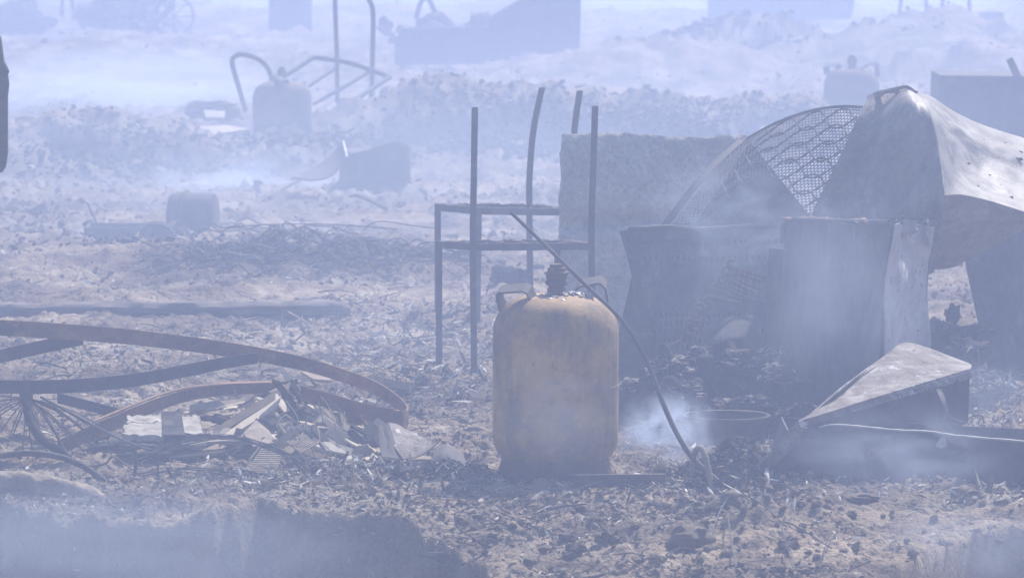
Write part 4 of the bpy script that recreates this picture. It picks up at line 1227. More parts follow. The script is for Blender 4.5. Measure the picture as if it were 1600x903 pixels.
# low basin and wheel rim
t = thing('metal_basin', P(172, 390, 19.6), 'low dark metal basin lying beyond the left ridge', 'basin')
bs = [P(131, 388, 19.5), P(225, 390, 19.5), P(222, 357, 19.5), P(131, 356, 19.5)]
MB().prism(bs, Vector((0, .012, 0))).build('front_wall', DARKSTEEL, t)
MB().prism([q + Vector((0, .22, .004)) for q in bs], Vector((0, .012, 0))).build('rear_wall', DARKSTEEL, t)
MB().prism([bs[0] + Vector((0, .013, 0)), bs[3] + Vector((0, .013, 0)), bs[3] + Vector((0, .219, 0)), bs[0] + Vector((0, .219, 0))], Vector((.01, 0, 0))).build('side_wall', DARKSTEEL, t)
MB().prism([bs[0] + Vector((.012, .014, .02)), bs[1] + Vector((0, .014, .02)), bs[1] + Vector((0, .218, .02)), bs[0] + Vector((.012, .218, .02))], Vector((0, 0, .006))).build('floor_panel', CHAR, t)
t = thing('wheel_rim', P(245, 388, 19.4), 'half sunk round metal rim leaning beside the basin', 'wheel rim')
c = P(242, 384, 19.45); M = Matrix.Rotation(.9, 3, 'X')
MB().lathe([(.082, -.03), (.098, -.026), (.101, 0), (.098, .026), (.082, .03), (.092, .0)], c, 44, M, wob=.02, ring=True).build('rim', DARKSTEEL, t, 40.)
MB().lathe([(.0, .004), (.083, .008), (.083, .014), (.0, .010)], c, 44, M).build('dish', PLATE, t, 40.)
rod('thin_rod', [(137, 318, 19.6), (146, 338, 19.58), (156, 360, 19.56)], .004, DARKSTEEL, 'thin rod sticking up out of the low metal basin', 'rod')
m = MB().bar(P(-50, 385, 21.0), P(66, 330, 20.7), .055, .06)
o = m.build('charred_timber', CHARWOOD, None); tag(o, 'charred timber slanting up from the left edge beyond the ridge', 'timber')
o = MB().lump(P(62, 331, 20.69), (.03, .03, .02), seed=3, sub=2, rough=.5).build('charred_lump', CHAR, None); tag(o, 'small charred lump capping the slanting timber at the left', 'charred lump')
# tipped dark carton
t = thing('burnt_carton', P(582, 312, 22.0), 'dark burnt carton with a sagging top edge in the hazy middle ground', 'carton')
c0 = [(530, 313), (636, 313), (635, 232), (618, 224), (598, 226), (572, 236), (541, 243), (531, 234)]
pf = [P(x, y, 22.0) for x, y in c0]
MB().prism(pf, Vector((0, .008, 0))).build('front_panel', CHAR, t)
MB().prism([q + Vector((.01, .3, -.01)) for q in pf], Vector((0, .008, 0))).build('back_panel', CHAR, t)
for i in (0, 1):
    q = pf[i]; w = pf[7 if i == 0 else 2]
    dx = Vector((.006 if i == 0 else -.006, .01, 0))
    MB().prism([q + dx, w + dx, w + Vector((dx.x, .298, -.012)), q + Vector((dx.x, .298, 0))], Vector((.006 if i == 0 else -.006, 0, 0))).build('side_panel', CHAR, t)
t = thing('curled_scrap', P(505, 295, 21.6), 'curled dark scrap leaning on the left of the burnt carton', 'scrap')
MB().sheet(patch([[P(455, 278, 21.6), P(490, 282, 21.6), P(520, 274, 21.62), P(541, 246, 21.7)], [P(462, 274, 21.75), P(492, 262, 21.8), P(518, 242, 21.85), P(534, 221, 21.9)]], 24, 8, .004, 3), .006).build('scrap_sheet', DARKSTEEL, t, 40.)
MB().tube(crom([P(536, 222, 21.85), P(539, 232, 21.75), P(542, 246, 21.68)], 8), .007, 6).build('bright_edge', SILVER, t)
MB().lump(P(462, 277, 21.58), (.022, .01, .008), seed=9, sub=2).build('pale_tip', WHITE, t)
rod('fallen_pole', [(330, 360, 21.4), (400, 318, 21.6), (470, 280, 21.9)], .008, ASHWOOD, 'long pale pole lying toward the curled scrap in the haze', 'pole')
rod('fallen_pole', [(545, 306, 21.0), (565, 307, 21.0), (610, 328, 20.8), (672, 345, 20.6)], [.006, .010, .011, .008], ASHWOOD, 'pale crooked pole lying in front of the burnt carton', 'pole')
o = MB().lump(P(797, 438, 17.2), (.07, .05, .05), seed=43, sub=3, rough=.4).build('charred_lump', CHAR, None, 50.); tag(o, 'dark charred lump on the ground seen between the chair legs', 'charred lump')
# tubular bed frame
t = thing('bed_frame', P(490, 240, 26.6), 'bent tubular bed frame collapsed on the heap round the left hazy bottle', 'bed frame')
k = .0135
def tb(pix, nm='frame_tube', r=k, n=30):
    MB().tube(crom([P(*q) for q in pix], n), r, 8).build(nm, DARKSTEEL, t, 60.)
tb([(384, 175, 26.9), (374, 140, 26.9), (363, 100, 26.9), (368, 88, 26.9), (382, 86, 26.9), (402, 92, 26.9), (417, 105, 26.9), (426, 124, 26.9)], n=50)
tb([(440, 122, 26.8), (466, 106, 26.9), (488, 92, 27.0), (505, 92, 27.0), (545, 99, 26.9), (580, 110, 26.8), (609, 121, 26.7)], n=50)
tb([(609, 121, 26.7), (580, 140, 26.5), (540, 165, 26.3), (500, 190, 26.2)])
tb([(575, 113, 26.82), (540, 135, 26.6), (490, 163, 26.5)], r=.011)
tb([(526, 106, 26.95), (505, 120, 26.8), (483, 135, 26.7)], r=.009)
for i, ((x0, y0), (x1, y1)) in enumerate((((488, 178), (520, 160)), ((510, 172), (524, 163)), ((530, 190), (575, 170)), ((488, 212), (522, 197)), ((488, 205), (510, 195)), ((490, 220), (535, 196)))):
    MB().bar(P(x0, y0, 26.2), P(x1, y1, 26.4), .018, .012).build('slat', PALEPLATE, t)
t = thing('hairpin_frame', P(550, 165, 27.4), 'tall pair of thin metal uprights rising behind the tubular bed frame', 'metal frame')
MB().tube(crom([P(527, 175, 27.4), P(527, 120, 27.4), P(525, 50, 27.4), P(523, -20, 27.4), P(526, -70, 27.4)], 30), .0125, 8).build('upright', DARKSTEEL, t, 60.)
MB().tube(crom([P(580, 180, 27.5), P(581, 120, 27.5), P(583, 50, 27.5), P(582, 14, 27.5), P(574, -4, 27.5), P(560, -30, 27.5), P(526, -70, 27.42)], 40), .0135, 8).build('upright', DARKSTEEL, t, 60.)
# scraps round the far heap
for i, (pix, mt, nm, lab) in enumerate((
        ([(577, 203, 25.6), (600, 198, 25.7), (613, 222, 25.5), (589, 230, 25.4)], PINK, 'clay_tile', 'pinkish flat tile on the far heap right of the hazy bottle'),
        ([(622, 210, 25.5), (640, 208, 25.6), (650, 224, 25.5), (636, 228, 25.4)], WHITE, 'pale_scrap', 'pale scrap right of the pinkish tile on the far heap'),
        ([(698, 170, 27.5), (722, 167, 27.6), (732, 182, 27.5), (712, 181, 27.4)], WHITE, 'pale_scrap', 'bright pale scrap farther right on the far heap'),
        ([(318, 172, 26.5), (352, 174, 26.5), (350, 184, 26.4), (322, 183, 26.4)], PALEPLATE, 'pale_scrap', 'flat grey scrap on the far mound left of the bent tube loop'),
        ([(305, 198, 26.0), (355, 196, 26.1), (392, 202, 26.0), (345, 208, 25.9), (330, 220, 25.8)], ASHWOOD, 'pale_scrap', 'ragged pale scrap below the bent tube loop'),
        ([(498, 190, 25.3), (512, 189, 25.3), (512, 196, 25.3), (499, 197, 25.3)], WHITE, 'pale_scrap', 'tiny pale scrap between the bed frame slats'),
        ([(1190, 198, 24.5), (1230, 195, 24.6), (1225, 202, 24.5), (1186, 203, 24.4)], WHITE, 'pale_scrap', 'pale scrap on the dark ridge above the perforated screen'))):
    o = MB().prism([P(*q) for q in pix], Vector((0, .01, -.014))).build(nm, mt, None)
    tag(o, lab, 'scrap')
o = MB().lump(P(377, 183, 25.2), (.016, .01, .014), seed=3, sub=2).build('pale_pebble', WHITE, None); tag(o, 'bright white pebble left of the hazy bottle on the heap', 'pebble')
for i, (px, py, w_, h_, Y, lab) in enumerate(((90, 200, 62, 24, 25.2, 'broad dark slab-like chunk on the far left mound'), (335, 172, 42, 18, 26.8, 'dark chunk on the far mound left of the bent tube loop'),
        (612, 155, 22, 18, 28.0, 'rounded dark chunk behind the right end of the bed frame'), (955, 150, 70, 12, 27.5, 'dark rounded mound of char above the pale slab'),
        (1352, 72, 40, 24, 36.0, 'dark chunk behind the right hazy bottle'), (205, 222, 60, 18, 24.4, 'flat char chunk in the middle of the far left mound'), (300, 215, 30, 14, 25.0, 'small char chunk below the far left mound top'))):
    o = MB().lump(P(px, py, Y), (w_ * mpp(Y), w_ * mpp(Y) * .7, h_ * mpp(Y)), seed=60 + i, sub=4, rough=.28, freq=2.4).build('char_chunk', CLOD, None, 60.)
    tag(o, lab, 'chunk')
for i, (px, py, w_, h_, lab) in enumerate(((1490, 493, 13, 17, 'small dark knob-shaped clod standing on the dark clods right of the upright appliance'), (1470, 525, 34, 26, 'dark clod just right of the upright appliance'),
        (1518, 524, 30, 20, 'dark clod beside the foot of the leaning plate'), (1500, 550, 50, 24, 'broad dark clod under the knob-shaped clod right of the upright appliance'))):
    o = MB().lump(P(px, py, 14.1 - .002 * (py - 500)), (w_ * mpp(14), w_ * mpp(14) * .7, h_ * mpp(14)), seed=160 + i, sub=4, rough=.32, freq=2.6).build('char_chunk', CHAR, None, 60.)
    tag(o, lab, 'chunk')
# far appliance right
t = thing('dark_cabinet', P(1530, 310, 22.0), 'dark squarish cabinet in the haze behind the crumpled sheet', 'cabinet')
cf = [P(1460, 318, 22.0), P(1640, 318, 22.0), P(1640, 120, 22.0), P(1470, 118, 22.0)]
MB().prism(cf, Vector((0, .5, 0))).build('cabinet_body', DARKSTEEL, t)
MB().bar(P(1592, 125, 21.95), P(1577, 92, 21.95), .03, .03).build('corner_post', DARKSTEEL, t)
MB().prism([P(1465, 131, 21.98), P(1580, 131, 21.98), P(1580, 120, 21.98), P(1468, 119, 21.98)], Vector((0, .015, 0))).build('top_rail', DARKSTEEL, t)
# far collapsed sofa-like wreck
t = thing('collapsed_wreck', P(760, 104, 36.5), 'big collapsed wreck with a steep gable shape in the far haze at the top', 'wreck')
MB().prism([P(617, 102, 36.6), P(770, 100, 36.6), P(770, 44, 36.6), P(632, 46, 36.6), P(617, 62, 36.6)], Vector((0, .5, 0))).build('box_end', CHAR, t)
MB().prism([P(762, 100, 36.4), P(906, 78, 36.4), P(908, -8, 36.4), P(826, -6, 36.4), P(764, 30, 36.4)], Vector((0, .6, 0))).build('gable_slab', CHAR, t)
m = MB()
for i in range(34):
    px = rr.uniform(600, 780)
    m.lump(P(px, 40 + 18 * math.sin(px * .09) * .4 + rr.uniform(-6, 30), 36.9 + rr.uniform(-.2, .3)), (rr.uniform(.04, .1), .06, rr.uniform(.03, .07)), seed=i, sub=2, rough=.5)
m.build('piled_debris', CLOD, t)
MB().tube(crom([P(650, 30, 36.9), P(657, 5, 36.9), P(668, -2, 36.9), P(680, 20, 36.9)], 12), .02, 6).build('bent_strip', DARKSTEEL, t)
# drum and other far shapes
q = P(454, 54, 43.5)
t = thing('steel_drum', q, 'upright steel drum in the far haze at the top left', 'drum')
MB().lathe([(.17, 0), (.187, .005), (.187, .12), (.193, .13), (.187, .14), (.187, .27), (.193, .28), (.187, .29), (.187, .42), (.0, .42)], q, 36, wob=.01).build('drum_body', DARKSTEEL, t, 40.)
MB().lathe([(.180, .418), (.196, .418), (.196, .432), (.180, .432)], q, 36, ring=True).build('drum_rim', RUST, t, 40.)
t = thing('far_crate', P(1220, 34, 46.5), 'wide dark crate stack in the far haze at the top right', 'crate')
MB().prism([P(1108, 36, 46.5), P(1215, 36, 46.5), P(1214, -30, 46.5), P(1110, -30, 46.5)], Vector((0, .5, 0))).build('crate_body', CHAR, t)
MB().prism([P(1217, 34, 46.3), P(1330, 30, 46.3), P(1336, 2, 46.3), P(1310, -14, 46.3), P(1217, -22, 46.3)], Vector((0, .5, 0))).build('crate_body', CHAR, t)
t = thing('far_box', P(1520, 62, 41.5), 'low dark box on the far rubble at the upper right', 'box')
MB().prism([P(1440, 56, 41.5), P(1570, 48, 41.5), P(1568, 20, 41.5), P(1530, 22, 41.5), P(1440, 27, 41.5)], Vector((0, .4, 0))).build('box_body', CHAR, t)
MB().prism([P(1412, 58, 41.7), P(1432, 58, 41.7), P(1432, 26, 41.7), P(1414, 26, 41.7)], Vector((0, .1, 0))).build('box_flap', CHAR, t)
for i, (pix, lab) in enumerate((([(1398, 66, 40), (1404, 30, 40), (1412, -30, 40), (1420, -90, 40)], 'leftmost thin burnt sapling at the upper right'),
        ([(1454, 70, 39), (1450, 30, 39), (1443, -30, 39), (1438, -90, 39)], 'thin burnt sapling leaning left, second from the left at the upper right'),
        ([(1464, 72, 39.4), (1470, 30, 39.4), (1476, -30, 39.4), (1480, -90, 39.4)], 'thin burnt sapling leaning right beside the low dark box'),
        ([(1520, 66, 38.5), (1516, 30, 38.5), (1512, -30, 38.5), (1506, -90, 38.5)], 'thickest burnt sapling, rightmost at the upper right'),
        ([(96, 26, 44), (97, 0, 44), (95, -60, 44)], 'thin burnt sapling at the far upper left, left of a pair'),
        ([(116, 22, 44), (112, 0, 44), (108, -60, 44)], 'thin burnt sapling at the far upper left, right of a pair'))):
    pts = [P(*q) for q in pix]
    t = thing('burnt_sapling', pts[0], lab, 'sapling', 'burnt saplings in the far haze')
    MB().tube(crom(pts, 16), [.021 - .0006 * k for k in range(16)], 7).build('trunk', CHARWOOD, t, 60.)
    a = pts[-2]
    for s_ in (-1, 1):
        MB().tube(crom([a, a + Vector((s_ * .06, 0, .08)), a + Vector((s_ * .09, .03, .2))], 8), .007, 5).build('limb', CHARWOOD, t, 60.)
# far wheel cluster at the upper left
t = thing('burnt_cart', P(235, 50, 43), 'burnt tangled cart with a small round wheel in the far haze at the upper left', 'cart')
MB().lathe([(.155, -.02), (.175, -.015), (.175, .015), (.155, .02), (.160, 0)], ring=True, n=40, rot=Matrix.Rotation(math.pi / 2, 3, 'X'), c=P(272, 26, 42.6)).build('wheel', DARKSTEEL, t, 40.)
for i in range(8):
    a = i * .785
    c = P(272, 26, 42.6)
    MB().tube([c, c + Vector((.155 * math.cos(a), 0, .155 * math.sin(a)))], .006, 5).build('spoke', DARKSTEEL, t)
m = MB()
for i in range(40):
    m.lump(P(rr.uniform(130, 262), rr.uniform(0, 55), 43 + rr.uniform(-.3, .5)), (rr.uniform(.05, .16), .1, rr.uniform(.04, .09)), seed=i, sub=2, rough=.5)
m.build('cart_load', CLOD, t)
for i in range(10):
    MB().tube([P(rr.uniform(170, 250), 58, 42.5), P(rr.uniform(190, 290), rr.uniform(-20, 10), 42.6)], .012, 6).build('frame_bar', DARKSTEEL, t)
o = MB().lump(P(28, 34, 44), (.3, .2, .17), seed=71, sub=4, rough=.25).build('char_chunk', CLOD, None, 60.); tag(o, 'broad dark mound chunk in the far haze at the top left corner', 'chunk')
# hanging scorched panel at the left edge
t = thing('scorched_signboard', P(-40, 620, 12.9), 'dark scorched board hanging from a post, jutting in at the left edge', 'board')
hb = [P(-60, 60, 12.6), P(0, 58, 12.6), P(5, 95, 12.6), P(13, 112, 12.6), P(11, 118, 12.6), P(13, 132, 12.6), P(11, 150, 12.6), P(11, 240, 12.6), P(8, 262, 12.6), P(2, 270, 12.6), P(-10, 268, 12.6), P(-60, 250, 12.6)]
MB().prism(hb, Vector((0, .03, 0))).build('hanging_panel', CHARWOOD, t)
MB().bar(P(-45, 760, 12.66), P(-45, 30, 12.66), .035, .05).build('post', CHARWOOD, t)

# ------------------------------------------------------------------ stones one can pick out
ROCKS = []
for i in range(8):
    m = MB().lump((0, 0, 0), (1, 1, .75), seed=300 + i, sub=3, rough=.30, freq=1.3)
    me = bpy.data.meshes.new('rock'); me.from_pydata([tuple(q) for q in m.v], [], m.f); me.materials.append(STONE if i % 2 else CLOD)
    smooth_by(me, 32); ROCKS.append(me)
def rock(px, row, wpx, i, lab, group=None, flat=.75, hgt=None):
    g = on(px, row)
    s = wpx / 2 * mpp(g.y)
    o = bpy.data.objects.new('rock', ROCKS[i % 8]); COL.objects.link(o)
    o.location = g + Vector((0, 0, s * (hgt or .35))); o.scale = (s, s * .8, s * flat); o.rotation_euler = (0, 0, (i * 1.3) % 6.28)
    tag(o, lab, 'rock', group)
    return o
rock(1139, 792, 46, 1, 'grey angular rock at the foot of the hooked pipe', hgt=.5)
rock(1111, 786, 26, 3, 'small pale rock just left of the grey angular rock', hgt=.4)
rock(1076, 856, 78, 5, 'largest brown rock in the foreground, right of the middle', hgt=.5, flat=.75)
rock(1230, 858, 40, 2, 'brown rock at the right end of the soil mound in the foreground')
rock(1345, 782, 70, 4, 'flat pale stone at the front edge of the overturned box', flat=.3, hgt=.1)
rock(1034, 742, 34, 6, 'brown clod left of the hooked pipe, by the smoke', hgt=.5)
rock(890, 848, 34, 0, 'dark round clod in the foreground below the gas bottle, left of a group', 'round clods below the gas bottle')
rock(943, 848, 38, 4, 'dark round clod in the foreground below the gas bottle, right of a group', 'round clods below the gas bottle')
rock(898, 862, 40, 2, 'reddish clod in front of the dark round clods in the foreground', 'round clods below the gas bottle')
rock(750, 812, 24, 0, 'dark clod below the shadow of the gas bottle, leftmost of three', 'small clods in the shadow edge')
rock(838, 812, 20, 2, 'brown clod below the shadow of the gas bottle, middle of three', 'small clods in the shadow edge')
rock(928, 818, 24, 6, 'brown clod below the shadow of the gas bottle, rightmost of three', 'small clods in the shadow edge')
rr = random.Random(19)
def clod_label(px, row, k):
    what = ['small earth clod', 'small sooty stone'][k]
    if row > 855: where = 'at the bottom edge'
    elif row > 815: where = 'in the open foreground'
    else: where = 'on the ash'
    side = 'left of the gas bottle' if px < 770 else 'below the gas bottle' if px < 980 else 'round the soil mound' if px < 1240 else 'below the overturned box' if px < 1430 else 'near the lower right corner'
    return what + ' ' + where + ', ' + side
for i in range(120):
    for _ in range(20):
        px = rr.uniform(560, 1600); row = rr.uniform(745, 900)
        if row > np.interp(px, [560, 640, 700, 740, 780], [805, 820, 842, 866, 905]): continue
        if px > 1240 and row < 785: continue
        if 770 < px < 980 and row < 770: continue
        break
    rock(px, row, rr.uniform(10, 20), i, clod_label(px, row, i % 2), ['clods', 'stones'][i % 2] + ' scattered in the foreground', hgt=.3)
# wires and twigs lying in the foreground
for pix, r, lab in (([(1110, 842), (1135, 806), (1175, 802), (1230, 826)], .0016, 'thin wire bow arching over the soil mound in the foreground'),
                    ([(1140, 812), (1138, 840), (1150, 890)], .0016, 'thin stem running down from the soil mound to the bottom edge'),
                    ([(1235, 875), (1225, 842), (1300, 862)], .0016, 'thin wire on the ground right of the soil mound'),
                    ([(1280, 885), (1302, 850), (1310, 826)], .0016, 'thin dark stem standing among the clods at the lower right'),
                    ([(1218, 868), (1235, 885), (1240, 900)], .0018, 'short dark twig near the bottom edge right of the middle')):
    pts = [on(*q) + Vector((0, 0, .004 + (.03 if 0 < k < len(pix) - 1 else 0))) for k, q in enumerate(pix)]
    o = MB().tube(crom(pts, 20), r, 5).build('loose_wire', WIRE, None); tag(o, lab, 'wire')
# flat bar / ash strip along the base of the bottle to the right
a, b = on(892, 757), on(1040, 757)
o = MB().bar(a + Vector((0, 0, .006)), b + Vector((0, 0, .008)), .012, .03, Vector((0, 0, 1))).build('flat_bar', DARKSTEEL, None)
tag(o, 'flat metal bar on the ground at the right foot of the foreground gas bottle', 'metal bar')
# pale peelings by the box and foreground flakes (individuals, big enough to point at)
FLK = []
for i in range(6):
    q = random.Random(i + 40); n = 7
    pts = [Vector((math.cos(k / n * 6.283) * q.uniform(.5, 1), math.sin(k / n * 6.283) * q.uniform(.3, .8), q.uniform(-.12, .12))) for k in range(n)]
    me = bpy.data.meshes.new('paint_flake')
    up = [p_ + Vector((0, 0, .05)) for p_ in pts]
    me.from_pydata([tuple(p_) for p_ in pts + up + [Vector((0, 0, .12))]], [], [tuple(range(n))[::-1]] + [(k, (k + 1) % n, n + (k + 1) % n, n + k) for k in range(n)] + [(n + k, n + (k + 1) % n, 2 * n) for k in range(n)])
    me.materials.append(WHITE); FLK.append(me)
def flake(px, row, wpx, i, lab, group, tilt=0.25):
    g = on(px, row); s = wpx / 2 * mpp(g.y)
    place(FLK[i % 6], 'paint_flake', g + Vector((0, 0, .006)), (rr.uniform(-tilt, tilt), rr.uniform(-tilt, tilt), rr.uniform(0, 6)), s, lab, 'flake', group)
for i in range(34):
    flake(rr.gauss(1555, 45), rr.uniform(752, 792), rr.uniform(10, 26), i, 'pale peeled flake on the ground at the right edge before the box', 'pale flakes before the box')
flake(1340, 850, 26, 1, 'thin white flake lying in the lower right foreground, larger of two', 'white flakes in the lower right foreground')
flake(1368, 848, 14, 2, 'thin white flake lying in the lower right foreground, smaller of two', 'white flakes in the lower right foreground')
flake(1255, 770, 22, 3, 'pale flake near the front corner of the overturned box', None)
flake(1258, 735, 30, 4, 'upright pale flake at the left corner of the overturned box', None, .9)
flake(960, 792, 24, 5, 'bright pale flake in the foreground right below the gas bottle', None)
flake(880, 895, 18, 0, 'bright yellowish flake at the bottom edge below the gas bottle', None, .8)
for i in range(26):
    flake(rr.gauss(560, 55), rr.uniform(775, 802), rr.uniform(10, 22), i, 'pale flake on the bank edge below the board heap', 'pale flakes on the bank edge')

# ------------------------------------------------------------------ ground cover: ash flakes, clods, twigs (nobody could count them)
def ground_pts(n, rows, pxr=(-60, 1660), power=1.0, seed=0):
    r = np.random.default_rng(seed)
    row = rows[0] + (rows[1] - rows[0]) * r.random(n) ** power
    px = r.uniform(pxr[0], pxr[1], n)
    Y = CAMZ * F / (row + 213.6)
    x = (px - 800) / F * Y
    return x, Y, px, row, r
def rotm(r, n, tilt):
    yaw = r.uniform(0, 2 * np.pi, n); a = r.normal(0, tilt, n); b = r.normal(0, tilt, n)
    cy, sy, ca, sa, cb, sb = np.cos(yaw), np.sin(yaw), np.cos(a), np.sin(a), np.cos(b), np.sin(b)
    Z = np.zeros(n); O = np.ones(n)
    Rz = np.stack([np.stack([cy, -sy, Z], -1), np.stack([sy, cy, Z], -1), np.stack([Z, Z, O], -1)], 1)
    Rx = np.stack([np.stack([O, Z, Z], -1), np.stack([Z, ca, -sa], -1), np.stack([Z, sa, ca], -1)], 1)
    Ry = np.stack([np.stack([cb, Z, sb], -1), np.stack([Z, O, Z], -1), np.stack([-sb, Z, cb], -1)], 1)
    return Rz @ Rx @ Ry
def scatter(name, mat, x, Y, r, tmpl, faces, size, tilt, lift, jit=.25, aspect=None):
    n = len(x)
    T = np.repeat(tmpl[None], n, 0) * (1 + r.uniform(-jit, jit, (n, len(tmpl), 3)))
    if aspect is not None: T = T * aspect[:, None, :]
    T = T * size[:, None, None]
    T = np.einsum('nij,nkj->nki', rotm(r, n, tilt), T)
    T[:, :, 0] += x[:, None]; T[:, :, 1] += Y[:, None]; T[:, :, 2] += (gz(x, Y) + lift * size)[:, None]
    k = len(tmpl)
    Fc = (faces[None] + (np.arange(n) * k)[:, None, None]).reshape(-1, faces.shape[1])
    return arrays_mesh(name, T.reshape(-1, 3), Fc, mat, 'stuff')
OCT = np.array([[1, 0, 0], [.3, .9, 0], [-.8, .6, .1], [-.8, -.6, 0], [.3, -.9, .05], [0, 0, .7], [.3, .2, -.5]], float)
OCF = np.array([[0, 1, 5], [1, 2, 5], [2, 3, 5], [3, 4, 5], [4, 0, 5], [1, 0, 6], [2, 1, 6], [3, 2, 6], [4, 3, 6], [0, 4, 6]])
FLT = np.array([[1, .1, .0], [.4, .55, .1], [-.6, .5, -.06], [-1, -.15, .05], [-.3, -.55, .12], [.6, -.5, 0], [0, 0, .16], [0, 0, -.05]], float)
FLF = np.array([[i, (i + 1) % 6, 6] for i in range(6)] + [[(i + 1) % 6, i, 7] for i in range(6)])
def clustered(x, Y, r, keep, s=2.2, seed=5):
    d = fbm(x * s, Y * s * .8, seed, 3)
    return r.random(len(x)) < np.clip(keep + d * 1.4, .04, 1)
# earth clods, near
x, Y, px, row, r = ground_pts(60000, (430, 930), seed=1)
k = clustered(x, Y, r, .28); x, Y = x[k], Y[k]
sz = np.exp(r.normal(math.log(.0038), .6, len(x))).clip(.0012, .014)
scatter('earth_clods', CLOD, x, Y, r, OCT, OCF, sz, .5, .25)
# ash flakes, near and middle
x, Y, px, row, r = ground_pts(52000, (380, 930), seed=2)
k = clustered(x, Y, r, .22, 1.7, 9); x, Y = x[k], Y[k]
sz = np.exp(r.normal(math.log(.0038), .55, len(x))).clip(.0012, .014)
asp = np.stack([r.uniform(.6, 1.8, len(x)), r.uniform(.4, 1, len(x)), np.full(len(x), 1.)], -1)
scatter('ash_flakes', ASH, x, Y, r, FLT, FLF, sz, .45, .35, aspect=asp)
# heavier litter in chosen patches: straw by the heap, ash heap, bank edge
parts = []
for (cx, cy, sx, sy, n, s0) in ((560, 745, 110, 22, 5200, .0045), (1150, 752, 75, 26, 4200, .0042), (440, 760, 160, 18, 2600, .004), (1560, 640, 60, 26, 1500, .006), (1540, 770, 70, 12, 1200, .005),
                                (640, 540, 150, 45, 3800, .007), (900, 780, 140, 16, 1600, .004), (200, 590, 70, 16, 1100, .005), (660, 610, 60, 25, 1200, .006), (1010, 690, 60, 30, 1200, .004)):
    r = np.random.default_rng(int(cx))
    px = r.normal(cx, sx, n); row = r.normal(cy, sy, n)
    Y = CAMZ * F / (row + 213.6); x = (px - 800) / F * Y
    parts.append((x, Y, np.exp(r.normal(math.log(s0), .5, n)).clip(.0012, .02)))
x = np.concatenate([p_[0] for p_ in parts]); Y = np.concatenate([p_[1] for p_ in parts]); sz = np.concatenate([p_[2] for p_ in parts])
r = np.random.default_rng(8)
asp = np.stack([r.uniform(.8, 2.6, len(x)), r.uniform(.25, .7, len(x)), np.full(len(x), 1.)], -1)
scatter('straw_litter', ASH, x, Y, r, FLT, FLF, sz, .6, .5, aspect=asp)
# rubble farther off
x, Y, px, row, r = ground_pts(30000, (-30, 420), seed=3)
k = clustered(x, Y, r, .35, .8, 17); x, Y = x[k], Y[k]
sz = np.exp(r.normal(math.log(.0075), .55, len(x))).clip(.003, .03)
scatter('far_rubble', CLOD, x, Y, r, OCT, OCF, sz, .5, .25)
x, Y, px, row, r = ground_pts(12000, (-30, 400), seed=4)
k = clustered(x, Y, r, .2, .8, 27); x, Y = x[k], Y[k]
sz = np.exp(r.normal(math.log(.009), .5, len(x))).clip(.004, .03)
scatter('far_litter', ASH, x, Y, r, FLT, FLF, sz, .45, .35)
# char rubble on the dark earth steps
parts = []
for (cx, sx, Yc, sy, n, s0) in ((950, 230, 25.0, .4, 8500, .011), (210, 110, 23.8, .3, 2000, .008), (1100, 140, 36.4, .4, 1200, .014), (430, 150, 18.35, .16, 1800, .009), (150, 120, 19.5, .15, 700, .008),
                                (480, 90, 24.8, .4, 1800, .009), (1510, 60, 14.4, .2, 900, .008), (1140, 70, 13.0, .12, 1200, .007), (400, 150, 12.45, .10, 1600, .005), (1150, 55, 11.80, .075, 2000, .0045), (700, 60, 11.95, .07, 700, .0045)):
    r = np.random.default_rng(int(cx + Yc))
    Y = r.normal(Yc, sy, n); x = (r.normal(cx, sx, n) - 800) / F * Y
    parts.append((x, Y, np.exp(r.normal(math.log(s0), .55, n)).clip(.002, .03)))
x = np.concatenate([p_[0] for p_ in parts]); Y = np.concatenate([p_[1] for p_ in parts]); sz = np.concatenate([p_[2] for p_ in parts])
scatter('char_rubble', CHAR, x, Y, np.random.default_rng(12), OCT, OCF, sz, .5, .25)
# twigs and wire ends
x, Y, px, row, r = ground_pts(5200, (400, 930), seed=6)
k = clustered(x, Y, r, .4, 1.5, 37); x, Y = x[k], Y[k]
TW = np.array([[-1, -.03, 0], [-1, .03, 0], [-1, 0, .05], [0, .09, .08], [0, .15, .08], [0, .12, .14], [1, -.02, .0], [1, .02, .0], [1, 0, .04]], float)
TWF = np.array([[0, 1, 4, 3], [1, 2, 5, 4], [2, 0, 3, 5], [3, 4, 7, 6], [4, 5, 8, 7], [5, 3, 6, 8]])
sz = np.exp(r.normal(math.log(.022), .5, len(x))).clip(.008, .07)
scatter('charred_twigs', WIRE, x, Y, r, TW, TWF, sz, .22, .15, .1)

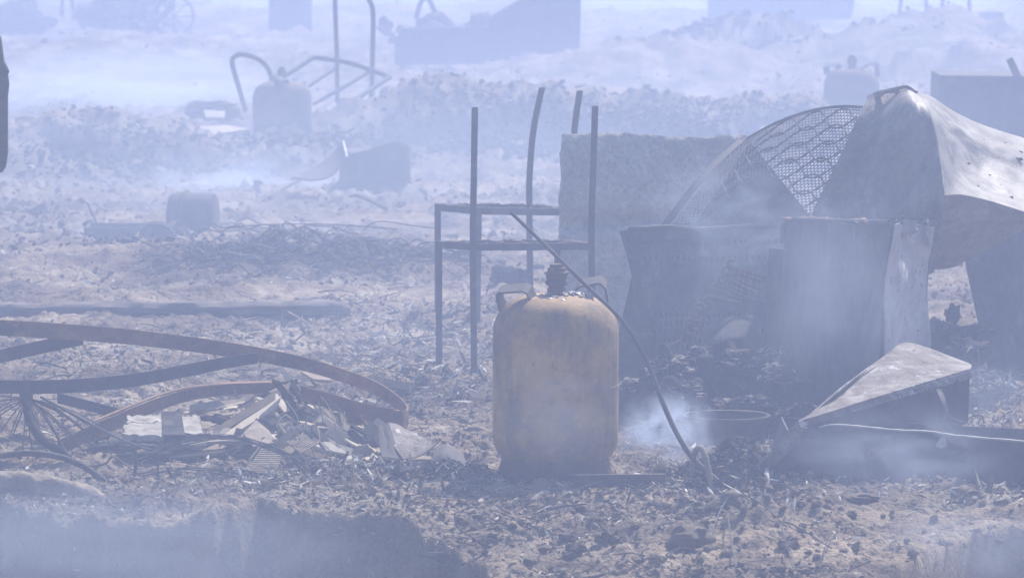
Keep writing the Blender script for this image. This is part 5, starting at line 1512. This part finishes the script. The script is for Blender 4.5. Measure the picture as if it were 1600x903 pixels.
# ------------------------------------------------------------------ smoke: denser billows drifting over the ground
def smoke_mat(name, dens, scale, thr=.42, color=(.70, .79, 1.0, 1), seed=0.0):
    m = bpy.data.materials.new(name); m.use_nodes = True
    t = m.node_tree; N = t.nodes; L = t.links
    for n in list(N):
        if n.type == 'BSDF_PRINCIPLED': N.remove(n)
    out = [n for n in N if n.type == 'OUTPUT_MATERIAL'][0]
    v = N.new('ShaderNodeVolumePrincipled'); v.inputs['Color'].default_value = color
    v.inputs['Anisotropy'].default_value = .35
    tc = N.new('ShaderNodeTexCoord')
    ln = N.new('ShaderNodeVectorMath'); ln.operation = 'LENGTH'; L.new(tc.outputs['Object'], ln.inputs[0])
    fo = N.new('ShaderNodeMapRange'); fo.interpolation_type = 'SMOOTHSTEP'
    fo.inputs['From Min'].default_value = 1.0; fo.inputs['From Max'].default_value = .15
    L.new(ln.outputs['Value'], fo.inputs['Value'])
    mp = N.new('ShaderNodeMapping'); mp.inputs['Location'].default_value = (seed, seed * .7, 0)
    L.new(tc.outputs['Object'], mp.inputs[0])
    ns = N.new('ShaderNodeTexNoise'); ns.inputs['Scale'].default_value = scale; ns.inputs['Detail'].default_value = 4; ns.inputs['Distortion'].default_value = 1.4
    L.new(mp.outputs[0], ns.inputs['Vector'])
    mr = N.new('ShaderNodeMapRange'); mr.interpolation_type = 'SMOOTHSTEP'
    mr.inputs['From Min'].default_value = thr; mr.inputs['From Max'].default_value = thr + .3
    L.new(ns.outputs['Fac'], mr.inputs['Value'])
    a = N.new('ShaderNodeMath'); a.operation = 'MULTIPLY'; L.new(fo.outputs[0], a.inputs[0]); L.new(mr.outputs[0], a.inputs[1])
    b = N.new('ShaderNodeMath'); b.operation = 'MULTIPLY'; L.new(a.outputs[0], b.inputs[0]); b.inputs[1].default_value = dens
    L.new(b.outputs[0], v.inputs['Density']); L.new(v.outputs[0], out.inputs['Volume'])
    return m
bm = bmesh.new(); bmesh.ops.create_icosphere(bm, subdivisions=3, radius=1)
PUFF = bpy.data.meshes.new('smoke'); bm.to_mesh(PUFF); bm.free()
def smoke(px, py, Y, rx, ry, rz, dens, scale=2.2, thr=.42):
    me = PUFF.copy(); me.materials.append(smoke_mat('smoke_volume', dens, scale, thr, seed=px * .013))
    o = bpy.data.objects.new('smoke', me); COL.objects.link(o)
    o.location = P(px, py, Y); o.scale = (rx * mpp(Y), ry, rz * mpp(Y))
    o['kind'] = 'stuff'
for s_ in SMOKES: smoke(*s_)

# ------------------------------------------------------------------ haze
me = bpy.data.meshes.new('haze')
x0, x1, y0, y1, z0, z1 = -2450, 2450, -60, 190, -2.2, 2.1
vs = [(x, y, z) for z in (z0, z1) for y in (y0, y1) for x in (x0, x1)]
me.from_pydata(vs, [], [(0, 2, 3, 1), (4, 5, 7, 6), (0, 1, 5, 4), (2, 6, 7, 3), (0, 4, 6, 2), (1, 3, 7, 5)])
hz = bpy.data.objects.new('haze', me); COL.objects.link(hz)
hz['kind'] = 'stuff'
m = bpy.data.materials.new('haze_air'); m.use_nodes = True
t = m.node_tree
for n in list(t.nodes):
    if n.type == 'BSDF_PRINCIPLED': t.nodes.remove(n)
v = t.nodes.new('ShaderNodeVolumePrincipled')
v.inputs['Color'].default_value = HAZE_COLOR
v.inputs['Density'].default_value = HAZE_DENSITY
v.inputs['Anisotropy'].default_value = HAZE_G
t.links.new(v.outputs[0], [n for n in t.nodes if n.type == 'OUTPUT_MATERIAL'][0].inputs['Volume'])
me.materials.append(m)
